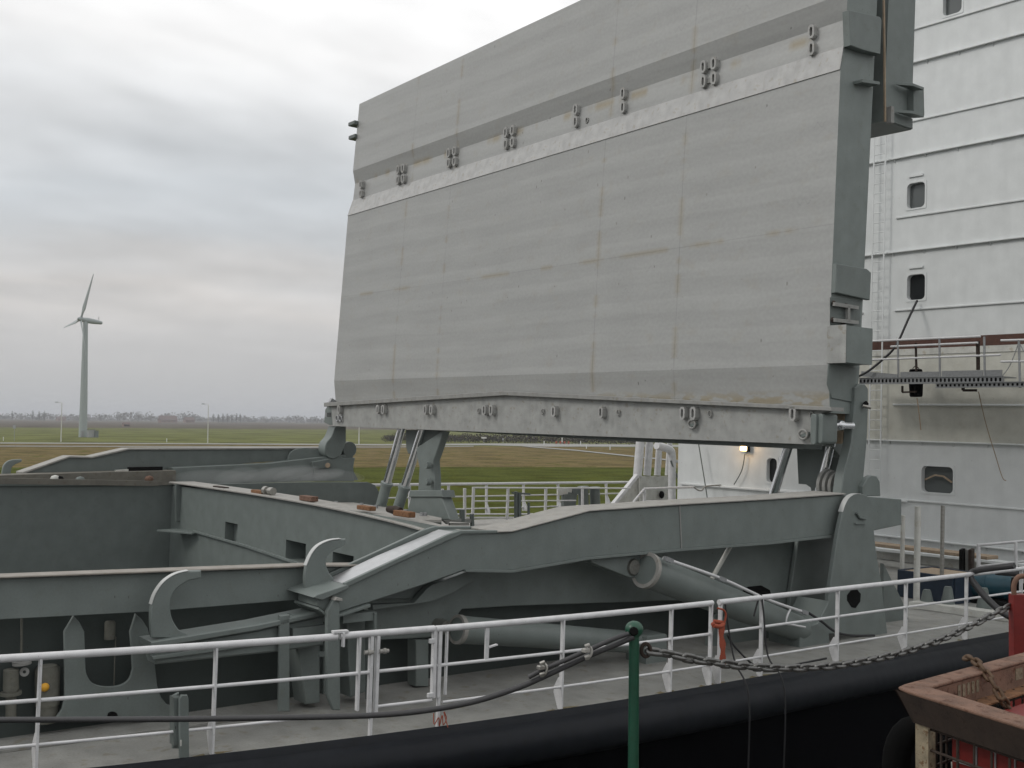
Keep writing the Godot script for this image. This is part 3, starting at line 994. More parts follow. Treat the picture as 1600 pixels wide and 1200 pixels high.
# ---------------------------------------------------------------- the white deckhouse
func deckhouse() -> void:
	var t := thing("deckhouse", "tall white ship's deckhouse with small dark windows behind the hatch cover", "deckhouse", Vector3(32, 0, -16))
	# windows: middle (z, y), width, height, pale pane
	var W := [[Vector2(-17.546, 10.085), 0.62, 0.78, 1], [Vector2(-17.5, 7.474), 0.62, 0.78, 0], [Vector2(-16.52, 15.351), 0.62, 0.78, 1], [Vector2(-16.764, 2.104), 1.0, 0.78, 2], [Vector2(-22.43, 2.075), 0.46, 0.82, 0]]
	var z0 := -26.45
	var z1 := -4.0
	var y0 := 0.0
	var y1 := 19.0
	var zs: Array[float] = [z0, z1]
	var ys: Array[float] = [y0, y1]
	for w: Array in W:
		var c: Vector2 = w[0]
		zs.append(c.x - w[1] * 0.5)
		zs.append(c.x + w[1] * 0.5)
		ys.append(c.y - w[2] * 0.5)
		ys.append(c.y + w[2] * 0.5)
	zs.sort()
	ys.sort()
	var st := S()
	for i in zs.size() - 1:
		for j in ys.size() - 1:
			var m := Vector2((zs[i] + zs[i + 1]) * 0.5, (ys[j] + ys[j + 1]) * 0.5)
			var open := false
			for w: Array in W:
				var c: Vector2 = w[0]
				if absf(m.x - c.x) < w[1] * 0.5 and absf(m.y - c.y) < w[2] * 0.5: open = true
			if not open:
				face(st, Vector3(28, ys[j], zs[i]), Vector3(28, ys[j], zs[i + 1]), Vector3(28, ys[j + 1], zs[i + 1]), Vector3(28, ys[j + 1], zs[i]), Vector3.LEFT)
	face(st, Vector3(28, y0, z0), Vector3(40, y0, z0), Vector3(40, y1, z0), Vector3(28, y1, z0), Vector3.FORWARD)
	face(st, Vector3(28, y0, z1), Vector3(40, y0, z1), Vector3(40, y1, z1), Vector3(28, y1, z1), Vector3.BACK)
	face(st, Vector3(40, y0, z0), Vector3(40, y0, z1), Vector3(40, y1, z1), Vector3(40, y1, z0), Vector3.RIGHT)
	face(st, Vector3(28, y1, z0), Vector3(28, y1, z1), Vector3(40, y1, z1), Vector3(40, y1, z0), Vector3.UP)
	put("front_wall", st, M.white, t)
	for w: Array in W:
		var c: Vector2 = w[0]
		var a := rounded(c, w[1] + 0.03, w[2] + 0.03, 0.04, 4)
		var b := rounded(c, w[1] - 0.06, w[2] - 0.06, 0.13, 4)
		st = S()
		ring_plate(st, "x", a, b, 27.985, 28.16)
		var fr := put("window", st, M.white, t)
		st = S()
		plate(st, "x", rounded(c, w[1] + 0.02, w[2] + 0.02, 0.06, 3), 28.15, 28.19, 0.0)
		var pane := put("pane", st, M.glass_pale if w[3] > 0 else M.glass, t)
		pane.get_parent().remove_child(pane)
		fr.add_child(pane, true)
		pane.position = Vector3.ZERO
		pane.name = "pane"
		if w[3] == 2:
			st = S()
			bar(st, Vector3(28.06, c.y - 0.02, c.x - 0.40), Vector3(28.06, c.y + 0.12, c.x - 0.1), 0.05, 0.04)
			bar(st, Vector3(28.06, c.y + 0.12, c.x - 0.1), Vector3(28.06, c.y + 0.10, c.x + 0.15), 0.05, 0.04)
			bar(st, Vector3(28.06, c.y + 0.10, c.x + 0.15), Vector3(28.06, c.y - 0.05, c.x + 0.40), 0.05, 0.04)
			var pr := put("protective_film", st, M.wood, t)
			pr.get_parent().remove_child(pr)
			fr.add_child(pr, true)
			pr.position = Vector3.ZERO
		if w[3] < 2 and c.y > 4:
			st = S()
			bar(st, Vector3(27.97, c.y + w[2] * 0.5 + 0.17, c.x - 0.22), Vector3(27.97, c.y + w[2] * 0.5 + 0.17, c.x + 0.22), 0.03, 0.06)
			put("window_eyebrow", st, M.white, t)
	# deck edges: long ledges with little brackets, and half-height mouldings
	for y: float in [Vector2(-14.451, 11.23).y, Vector2(-14.417, 8.52).y, Vector2(-14.484, 13.897).y, Vector2(-14.349, 3.137).y, 0.42]:
		st = S()
		plate(st, "x", [Vector2(-26.4, y - 0.02), Vector2(z1, y - 0.02), Vector2(z1, y + 0.02), Vector2(-26.4, y + 0.02)], 27.9, 28.02, 0.006)
		var ledge := put("deck_ledge", st, M.white, t)
		st = S()
		var z := -19.2
		while z < -10.0:
			plate(st, "z", [Vector2(27.92, y - 0.02), Vector2(28.0, y - 0.02), Vector2(28.0, y - 0.13)], z, z + 0.010, 0.0)
			z += 0.97
		var br := put("ledge_brackets", st, M.white, t)
		br.set_meta("kind", "stuff")
	for y: float in [Vector2(-14.429, 9.51).y, Vector2(-14.396, 6.848).y, Vector2(-14.362, 4.16).y, Vector2(-14.329, 1.479).y, Vector2(-14.463, 12.23).y, Vector2(-14.496, 14.871).y]:
		st = S()
		plate(st, "x", [Vector2(-18.15, y - 0.025), Vector2(z1, y - 0.025), Vector2(z1, y + 0.025), Vector2(-18.15, y + 0.025)], 27.95, 28.02, 0.008)
		put("moulding", st, M.white, t)
		st = S()
		plate(st, "x", [Vector2(-22.6, y - 0.025), Vector2(-19.2, y - 0.025), Vector2(-19.2, y + 0.025), Vector2(-22.6, y + 0.025)], 27.95, 28.02, 0.008)
		put("moulding", st, M.white, t)
	st = S()
	plate(st, "x", [Vector2(-26.265, 1.468), Vector2(-17.622, 1.474), Vector2(-17.621, 1.42), Vector2(-26.263, 1.403)], 27.9, 28.02, 0.008)
	put("moulding", st, M.white, t)
	# unpainted band of primer
	st = S()
	plate(st, "x", [Vector2(-26, 5.74), Vector2(z1, 5.74), Vector2(z1, 6.02), Vector2(-26, 6.02)], 27.985, 28.02, 0.0)
	put("primer_band", st, M.primer, t)
	st = S()
	plate(st, "x", [Vector2(-26, 5.56), Vector2(z1, 5.56), Vector2(z1, 5.735), Vector2(-26, 5.735)], 27.97, 28.02, 0.0)
	put("seam_band", st, M.white_old, t)
	# the part of the wall still in old undercoat
	st = S()
	plate(st, "x", [Vector2(-19.6, 3.14), Vector2(z1, 3.14), Vector2(z1, 5.555), Vector2(-19.6, 5.555)], 27.99, 28.02, 0.0)
	put("undercoat_strip", st, mat(lin(0.62, 0.615, 0.55), 0.6, 0.0, M.grey.albedo_texture, 0.3), t)
	# ladder
	st = S()
	for z: float in [-18.80, -18.42]:
		bar(st, Vector3(27.8, 1.9, z), Vector3(27.8, 13.7, z), 0.04, 0.02)
	var lad := put("ladder", st, M.white, t)
	var y := 2.0
	while y < 13.6:
		st = S()
		cyl(st, Vector3(27.8, y, -18.80), Vector3(27.8, y, -18.42), 0.013, 6)
		var rg := put("rung", st, M.white, t)
		rg.get_parent().remove_child(rg)
		lad.add_child(rg, true)
		rg.position = Vector3.ZERO
		y += 0.285
	# lit work lamp
	var p := Vector3(27.8, 2.743, -23.415)
	t = thing("work_lamp", "lit floodlight glowing on the white deckhouse under the hatch cover", "lamp", p)
	st = S()
	box(st, p + Vector3(0.07, 0, 0), Vector3(0.12, 0.24, 0.30))
	put("housing", st, M.dark, t)
	st = S()
	plate(st, "x", rounded(Vector2(p.z, p.y), 0.25, 0.19, 0.03), p.x - 0.02, p.x + 0.008, 0.0)
	var glow := StandardMaterial3D.new()
	glow.albedo_color = Color(1, 0.95, 0.85)
	glow.emission_enabled = true
	glow.emission = Color(1.0, 0.86, 0.62)
	glow.emission_energy_multiplier = 7.0
	put("lens", st, glow, t)
	var li := OmniLight3D.new()
	li.name = "light"
	li.position = Vector3(-0.14, 0, 0)
	li.light_color = Color(1.0, 0.8, 0.55)
	li.light_energy = 0.25
	li.light_size = 0.1
	li.omni_range = 8.0
	li.omni_attenuation = 2.0
	li.shadow_enabled = true
	t.add_child(li)
	# cables and ropes on the wall
	hang("cable", "thin grey cable hanging from the lit floodlight", [Vector3(27.85, 2.559, -23.4), Vector3(27.85, 2.021, -23.516), Vector3(27.85, 1.55, -23.822)], 0.018, M.grey_dark)
	hang("cable", "long thin cable slanting down the white wall left of the floodlight", [Vector3(27.7, 2.892, -25.276), Vector3(27.7, 1.736, -24.985), Vector3(27.7, 0.802, -24.76)], 0.02, M.grey_dark)
	hang("power_cable", "black cable coming out of the dark middle window", [Vector3(27.9, 7.068, -17.401), Vector3(27.4, 6.537, -17.335), Vector3(27, 5.752, -17.461), Vector3(26.8, 5.342, -17.761), Vector3(26.6, 4.986, -18.147), Vector3(26.6, 4.832, -18.599)], 0.035, M.rope)
	hang("rope", "thin brown rope hanging down the wall from the gangway bracket", [Vector3(26.8, 4.46, -14.935), Vector3(27.4, 3.688, -15.065), Vector3(27.6, 2.866, -14.902), Vector3(27.7, 2.294, -14.759), Vector3(27.7, 2.201, -14.655)], 0.012, M.wood)
	hang("rope", "frayed rope end hanging below the black drum", [Vector3(26.9, 4.302, -16.731), Vector3(26.9, 3.907, -16.667), Vector3(26.9, 3.445, -16.602)], 0.018, M.wood)
	staging()

func hang(called: String, label: String, pts: Array, r: float, m: Material) -> void:
	var st := S()
	tube(st, curve(pts, 6), r, 6)
	single(called, st, m, label, called.replace("power_", ""), "")

# hanging staging with perforated planks in front of the deckhouse
func staging() -> void:
	var x := 26.8
	var base := Vector3(26.8, 4.582, -15.803)
	var t := thing("hanging_staging", "hung scaffold staging with perforated planks and white rails on the deckhouse", "scaffold", base)
	var mk := func(a: Vector3, b: Vector3, hgt: float) -> void:
		var st := S()
		bar(st, a, b, hgt, 0.10, Vector3.UP)
		var pl := put("plank", st, M.galv, t)
		var n := int(a.distance_to(b) / 0.115)
		var d := (b - a).normalized()
		st = S()
		for i in n:
			var c := a.lerp(b, (i + 0.5) / n) + Vector3(-0.052, 0.0, 0)
			plate(st, "x", rounded(Vector2(c.z, c.y), 0.055, hgt * 0.55, 0.02, 2), c.x - 0.004, c.x + 0.004, 0.0)
		var ho := put("plank_holes", st, M.dark, t)
		ho.set_meta("kind", "stuff")
		for k in 2:
			st = S()
			bar(st, a + Vector3(-0.06, (k * 2 - 1) * hgt * 0.5, 0), b + Vector3(-0.06, (k * 2 - 1) * hgt * 0.5, 0), 0.02, 0.03, Vector3.UP)
			put("plank_lip", st, M.galv, t)
		st = S()
		box(st, (a + b) * 0.5 + Vector3(0.35, hgt * 0.4, 0), Vector3(0.6, 0.03, a.distance_to(b)))
		put("walkway", st, M.galv, t)
	mk.call(Vector3(26.8, 4.777, -18.444), Vector3(26.8, 4.761, -14.279), 0.17)
	mk.call(Vector3(26.5, 4.612, -15.915), Vector3(26.5, 4.62, -12.972), 0.12)
	var lines := [[Vector3(26.8, 5.888, -18.096), Vector3(26.8, 5.877, -14.904)], [Vector3(26.8, 5.369, -18.085), Vector3(26.8, 5.384, -14.354)], [Vector3(26.8, 5.713, -17.489), Vector3(26.8, 5.716, -14.971)], [Vector3(26.6, 5.729, -14.252), Vector3(26.6, 5.708, -13.034)], [Vector3(26.6, 5.199, -14.245), Vector3(26.6, 5.182, -13.028)]]
	for l: Array in lines:
		var st := S()
		cyl(st, l[0], l[1], 0.028, 8)
		put("hand_rail", st, M.rail, t)
	for l: Array in [[Vector3(26.8, 5.871, -17.275), Vector3(26.8, 4.682, -17.233)], [Vector3(26.8, 5.869, -16.043), Vector3(26.8, 4.567, -16.003)], [Vector3(26.8, 5.864, -14.801), Vector3(26.8, 4.687, -14.767)], [Vector3(26.6, 5.725, -13.793), Vector3(26.6, 4.539, -13.746)]]:
		var st := S()
		cyl(st, l[0], l[1], 0.03, 8)
		put("post", st, M.galv, t)
	for l: Array in [[Vector3(26.78, 4.982, -18.393), Vector3(26.78, 4.873, -17.263)], [Vector3(26.8, 4.934, -17.18), Vector3(26.8, 4.922, -16.045)], [Vector3(26.8, 4.937, -15.954), Vector3(26.8, 4.933, -14.822)], [Vector3(26.8, 4.931, -14.736), Vector3(26.8, 4.931, -14.314)]]:
		var st := S()
		bar(st, l[0], l[1], 0.15, 0.025, Vector3.UP)
		put("toe_board", st, M.galv, t)
	for l: Array in [[Vector3(26.9, 5.788, -16.795), Vector3(26.9, 5.027, -16.763), 0.045], [Vector3(26.9, 5.766, -15.027), Vector3(26.9, 5.024, -15.008), 0.07], [Vector3(26.9, 4.634, -17.179), Vector3(26.9, 4.46, -17.176), 0.045], [Vector3(26.9, 4.46, -17.176), Vector3(26.9, 4.475, -16.753), 0.045], [Vector3(26.6, 4.65, -15.243), Vector3(26.6, 4.486, -15.24), 0.06], [Vector3(26.6, 4.486, -15.24), Vector3(26.6, 4.484, -14.876), 0.06]]:
		var st := S()
		bar(st, l[0], l[1], l[2], l[2])
		put("hanger", st, M.rust_dark, t)
	var zz := [Vector3(26.6, 5.662, -13.792), Vector3(26.6, 4.83, -14.206), Vector3(26.6, 5.662, -13.792), Vector3(26.6, 5.016, -13.244)]
	for k in 2:
		var st := S()
		tube(st, curve([zz[k * 2], (zz[k * 2] + zz[k * 2 + 1]) * 0.5 + Vector3(0, -0.12, 0), zz[k * 2 + 1]], 5), 0.012, 6)
		put("stay_wire", st, M.galv, t)
	# black drum hung through the staging
	var a := Vector3(27.3, 5.106, -17.032)
	var b := Vector3(27.3, 4.353, -17.009)
	var dt := thing("drum", "black round drum hanging through the staging planks", "drum", b)
	var st := S()
	turned(st, a, b, [Vector2(0, 0.0), Vector2(0, 0.15), Vector2(0.04, 0.17), Vector2(0.45, 0.185), Vector2(0.48, 0.195), Vector2(0.52, 0.185), Vector2(0.95, 0.17), Vector2(1, 0.15), Vector2(1, 0)], 20)
	put("body", st, M.rubber, dt)
	st = S()
	tube(st, [Vector3(26.75, 5.088, -16.784), Vector3(26.75, 5.172, -16.691), Vector3(26.75, 5.084, -16.595)], 0.012, 6)
	put("handle", st, M.rust_dark, dt)

# ---------------------------------------------------------------- the raised folding hatch cover
func hatch_cover() -> void:
	var zn := -11.073
	var zf := -27.575
	var t := thing("hatch_cover", "huge pale grey steel hatch cover panel standing folded up on its edge", "hatch cover", Vector3(15.5, 3.1, -19.4))
	var A := [Vector2(15.27, 3.6), Vector2(15.2, 4.387), Vector2(15.379, 9.312), Vector2(15.472, 9.722), Vector2(15.511, 10.197), Vector2(15.542, 10.662), Vector2(15.69, 12.78), Vector2(16.48, 12.78), Vector2(16.06, 4.4), Vector2(15.98, 3.6)]
	var B := [Vector2(15.277, 3.741), Vector2(15.2, 4.35), Vector2(15.456, 9.048), Vector2(15.6, 9.499), Vector2(15.647, 9.994), Vector2(15.565, 10.358), Vector2(15.697, 12.311), Vector2(16.5, 12.32), Vector2(16.06, 4.4), Vector2(15.98, 3.7)]
	var st := S()
	loft(st, "z", B, zf, A, zn)
	put("top_plating", st, M.panel, t)
	# near end: plating just proud of the ends, in the bare grey of the sides
	st = S()
	var E := [A[0], A[1], A[2], A[3], A[4], A[5], A[6], A[7], A[8], A[9]]
	plate(st, "z", E, zn - 0.0, zn + 0.006, 0.0)
	put("end_plate", st, M.grey_end, t)
	st = S()
	plate(st, "z", [Vector2(15.391, 10.284), Vector2(16.279, 10.391), Vector2(16.318, 10.345), Vector2(16.298, 9.752), Vector2(15.838, 9.711), Vector2(15.444, 9.705)], zn + 0.006, -10.93, 0.008)
	put("end_bracket", st, M.grey, t)
	st = S()
	bar(st, Vector3(15.742, 9.169, -11), Vector3(16.235, 9.232, -11), 0.22, 0.05, Vector3.BACK)
	put("end_fin", st, M.grey, t)
	st = S()
	plate(st, "z", [Vector2(15.235, 5.573), Vector2(16.197, 5.537), Vector2(16.22, 6.007), Vector2(16.09, 6.058), Vector2(15.255, 6.049)], zn + 0.006, -10.98, 0.01)
	put("hinge_cover", st, M.grey, t)
	st = S()
	plate(st, "z", [Vector2(15.203, 5.497), Vector2(16.051, 5.512), Vector2(16.048, 5.016), Vector2(15.339, 5.003), Vector2(15.216, 5.067)], zn + 0.007, zn + 0.012, 0.0)
	put("hinge_recess", st, M.grey_dark, t)
	for l: Array in [[Vector3(15.223, 5.383, -11), Vector3(15.874, 5.378, -11)], [Vector3(15.231, 5.121, -11), Vector3(15.882, 5.132, -11)], [Vector3(15.607, 5.386, -11), Vector3(15.615, 5.11, -11)]]:
		st = S()
		bar(st, l[0], l[1], 0.05, 0.06, Vector3.BACK)
		put("recess_bar", st, M.grey_worn, t)
	for p: Vector3 in [Vector3(15.265, 5.399, -11.03), Vector3(15.597, 5.387, -11.03), Vector3(15.239, 5.123, -11.03), Vector3(15.535, 5.084, -11.03)]:
		st = S()
		ball(st, p, Vector3(0.06, 0.05, 0.02), 8)
		put("rust_patch", st, M.rust_dark, t)
	# the block that stands out above the hinge
	st = S()
	plate(st, "x", [Vector2(-11.06, 4.42), Vector2(-10.74, 4.42), Vector2(-10.74, 5.02), Vector2(-11.06, 5.02)], 15.205, 15.95, 0.02)
	var blk := put("stopper_block", st, M.grey_end, t)
	st = S()
	plate(st, "x", [Vector2(-11.10, 4.41), Vector2(-10.735, 4.41), Vector2(-10.735, 5.03), Vector2(-11.10, 5.03)], 15.19, 15.205, 0.003)
	put("face_plate", st, M.panel_beam, blk)
	# lower end, set back
	st = S()
	plate(st, "z", [Vector2(15.178, 4.406), Vector2(15.952, 4.375), Vector2(15.897, 3.794), Vector2(15.281, 3.845), Vector2(15.154, 4.07)], zn + 0.006, zn + 0.03, 0.008)
	put("end_web", st, M.grey, t)
	# lower beam with a cambered top flange
	st = S()
	plate(st, "x", [Vector2(-27.175, 3.077), Vector2(-15.226, 3.074), Vector2(-11.132, 3.076), Vector2(-11.094, 3.566), Vector2(-10.825, 3.641), Vector2(-19.368, 3.947), Vector2(-27.289, 3.644)], 14.98, 15.1, 0.006)
	put("front_beam", st, M.panel_beam, t)
	st = S()
	plate(st, "x", [Vector2(-27.488, 3.615), Vector2(-19.302, 3.902), Vector2(-10.752, 3.624), Vector2(-10.753, 3.686), Vector2(-19.306, 3.994), Vector2(-27.496, 3.722)], 14.86, 15.2, 0.006)
	put("beam_flange", st, M.grey_worn, t)
	st = S()
	plate(st, "x", [Vector2(-27.699, 3.112), Vector2(-15.578, 3.001), Vector2(-11.518, 2.993), Vector2(-11.528, 3.443), Vector2(-27.717, 3.365)], 15.2, 15.7, 0.006)
	put("bottom_beam", st, M.grey_dark, t)
	st = S()
	plate(st, "x", [Vector2(-27.848, 3.538), Vector2(-27.708, 3.647), Vector2(-27.448, 3.613), Vector2(-27.412, 3.112), Vector2(-27.595, 3.109), Vector2(-27.896, 3.176)], 15.1, 15.6, 0.006)
	put("beam_end", st, M.grey, t)
	# added pale strip that paints the sheen of the bevel under the recess
	st = S()
	var bn: Array[Vector2] = [Vector2(15.379, 9.312), Vector2(15.472, 9.722)]
	var bf: Array[Vector2] = [Vector2(15.456, 9.048), Vector2(15.6, 9.499)]
	var off := Vector2(-0.006, 0.002)
	loft(st, "z", [bf[0] + off, bf[1] + off, bf[1] + off * 3.0, bf[0] + off * 3.0], zf, [bn[0] + off, bn[1] + off, bn[1] + off * 3.0, bn[0] + off * 3.0], zn)
	put("bevel_sheen", st, M.bevel, t)
	# lashing sockets: in the recess in two rows, then along the beam
	var rows := [[567.0, 289.0, 303.0, 1], [629.0, 265.0, 281.0, 2], [709.0, 238.0, 254.0, 2], [799.0, 206.0, 224.5, 2], [903.0, 172.0, 191.0, 1], [977.0, 147.0, 168.5, 1], [1111.0, 103.0, 126.0, 2], [1272.0, 51.0, 77.0, 1]]
	var at0: Array[Vector3] = [Vector3(15.6, 9.878, -27.047), Vector3(15.6, 9.972, -24.98), Vector3(15.59, 10.011, -22.593), Vector3(15.57, 10.069, -20.236), Vector3(15.55, 10.086, -17.878), Vector3(15.54, 10.108, -16.401), Vector3(15.52, 10.126, -14.06), Vector3(15.5, 10.135, -11.707)]
	var at1: Array[Vector3] = [Vector3(15.59, 9.617, -27.012), Vector3(15.58, 9.686, -24.931), Vector3(15.57, 9.742, -22.55), Vector3(15.56, 9.785, -20.209), Vector3(15.54, 9.814, -17.855), Vector3(15.53, 9.816, -16.38), Vector3(15.51, 9.839, -14.042), Vector3(15.49, 9.839, -11.693)]
	for i in 8:
		for p: Vector3 in [at0[i], at1[i]]:
			if rows[i][3] == 2:
				socket(t, p + Vector3(0, 0, -0.13))
				socket(t, p + Vector3(0, 0, 0.13))
				st = S()
				box(st, p + Vector3(0.0, 0, 0), Vector3(0.08, 0.1, 0.12))
				put("socket_bridge", st, M.grey_worn, t)
			else:
				socket(t, p)
	var low: Array[Vector3] = [Vector3(14.95, 3.538, -26.672), Vector3(14.95, 3.553, -24.508), Vector3(14.95, 3.561, -22.295), Vector3(14.95, 3.571, -19.901), Vector3(14.95, 3.561, -17.613), Vector3(14.95, 3.554, -16.164), Vector3(14.95, 3.557, -13.844), Vector3(14.95, 3.569, -11.513)]
	for i in 8:
		if i in [1, 2, 3, 6]:
			socket(t, low[i] + Vector3(0, 0, -0.13))
			socket(t, low[i] + Vector3(0, 0, 0.13))
		else:
			socket(t, low[i])
	for p: Vector3 in [Vector3(14.95, 3.553, -20.337), Vector3(14.95, 3.557, -18.052), Vector3(14.95, 3.551, -15.742), Vector3(14.95, 3.556, -13.383), Vector3(14.95, 3.551, -11.194), Vector3(15.52, 9.79, -17.543)]:
		st = S()
		var ring := []
		for k in 12:
			var a := TAU * k / 12.0
			ring.append(p + Vector3(0.0, sin(a) * 0.055, cos(a) * 0.038))
		tube(st, ring, 0.014, 6, true)
		put("small_ring", st, M.grey_worn, t)
	for p: Vector3 in [Vector3(14.93, 3.36, -13.772), Vector3(14.93, 3.235, -11.323)]:
		st = S()
		var ring := []
		for k in 16:
			var a := TAU * k / 16.0
			ring.append(p + Vector3(-0.02, sin(a) * 0.075, cos(a) * 0.085))
		tube(st, ring, 0.022, 8, true)
		put("lifting_eye", st, M.grey_worn, t)
		st = S()
		bar(st, p + Vector3(0.02, -0.03, -0.06), p + Vector3(0.02, 0.02, 0.09), 0.05, 0.05)
		put("eye_pad", st, M.grey, t)
	for p: Vector3 in [Vector3(14.95, 3.292, -26.831), Vector3(14.95, 3.294, -26.654)]:
		st = S()
		var ring := []
		for k in 10:
			var a := TAU * k / 10.0
			ring.append(p + Vector3(-0.02, sin(a) * 0.08, cos(a) * 0.07))
		tube(st, ring, 0.022, 6, true)
		put("lifting_eye", st, M.galv, t)
	# little fins on the far edge
	for p: Vector3 in [Vector3(15.676, 11.749, -27.7), Vector3(15.702, 11.364, -27.7)]:
		st = S()
		box(st, p, Vector3(0.3, 0.12, 0.35), 0.02)
		put("edge_fin", st, M.grey_dark, t)
	for p: Array in [[Vector3(15.114, 3.807, -27.6), Vector3(15.28, 3.723, -27.6)], [Vector3(15.038, 3.678, -27.6), Vector3(15.281, 3.687, -27.6)], [Vector3(14.881, 3.389, -27.4), Vector3(15.021, 3.393, -27.4)]]:
		st = S()
		bar(st, p[0], p[1], 0.1, 0.12)
		put("edge_pin", st, M.galv, t)
	# lugs and bolt at the near end of the beam
	st = S()
	plate(st, "x", rounded(Vector2(-11.046, 3.324), 0.11, 0.50, 0.05), 14.8, 15.1, 0.01)
	put("lug", st, M.grey, t)

	# second leaf folded behind
	t = thing("hatch_cover", "darker grey second hatch panel folded close behind the big pale one", "hatch cover", Vector3(16.7, 8.5, -19.4))
	st = S()
	loft(st, "z", [Vector2(16.62, 8.8), Vector2(17.46, 8.8), Vector2(17.6, 12.2), Vector2(16.8, 12.2)], zf, [Vector2(16.644, 8.698), Vector2(17.486, 8.701), Vector2(17.6, 12.9), Vector2(16.8, 12.9)], zn)
	put("plating", st, M.grey, t)
	st = S()
	plate(st, "z", [Vector2(16.662, 8.713), Vector2(17.486, 8.712), Vector2(17.481, 8.895), Vector2(16.657, 8.891)], zn + 0.0, zn + 0.03, 0.006)
	put("end_plate", st, M.grey, t)
	st = S()
	plate(st, "z", [Vector2(17.349, 9.426), Vector2(17.673, 9.438), Vector2(17.706, 8.982), Vector2(17.363, 8.96)], zn, -10.95, 0.01)
	put("end_bracket", st, M.grey, t)
	for p: Vector3 in [Vector3(17.191, 9.392, -11), Vector3(17.205, 8.906, -11)]:
		st = S()
		plate(st, "y", [Vector2(p.x - 0.32, p.z + 0.0), Vector2(p.x + 0.2, p.z + 0.0), Vector2(p.x + 0.3, p.z + 0.16), Vector2(p.x - 0.05, p.z + 0.16)], p.y - 0.025, p.y + 0.025, 0.004)
		put("end_fin", st, M.grey, t)
	st = S()
	box(st, Vector3(16.721, 8.799, -11), Vector3(0.09, 0.3, 0.1), 0.01)
	put("latch", st, M.grey_worn, t)
	st = S()
	bar(st, Vector3(16.502, 10.769, -11.02), Vector3(16.602, 8.668, -11.02), 0.03, 0.03)
	put("rubber_seal", st, M.wood, t)

func socket(t: Node3D, p: Vector3) -> void:
	var c := Vector2(p.z, p.y)
	var st := S()
	var o := []
	var inn := []
	for k: Vector2 in [Vector2(1, 0.6), Vector2(0.5, 1), Vector2(-0.5, 1), Vector2(-1, 0.6), Vector2(-1, -0.6), Vector2(-0.5, -1), Vector2(0.5, -1), Vector2(1, -0.6)]:
		o.append(c + k * Vector2(0.066, 0.118))
		inn.append(c + k * Vector2(0.028, 0.078))
	ring_plate(st, "x", o, inn, p.x - 0.09, p.x + 0.06)
	put("lashing_socket", st, M.socket, t)

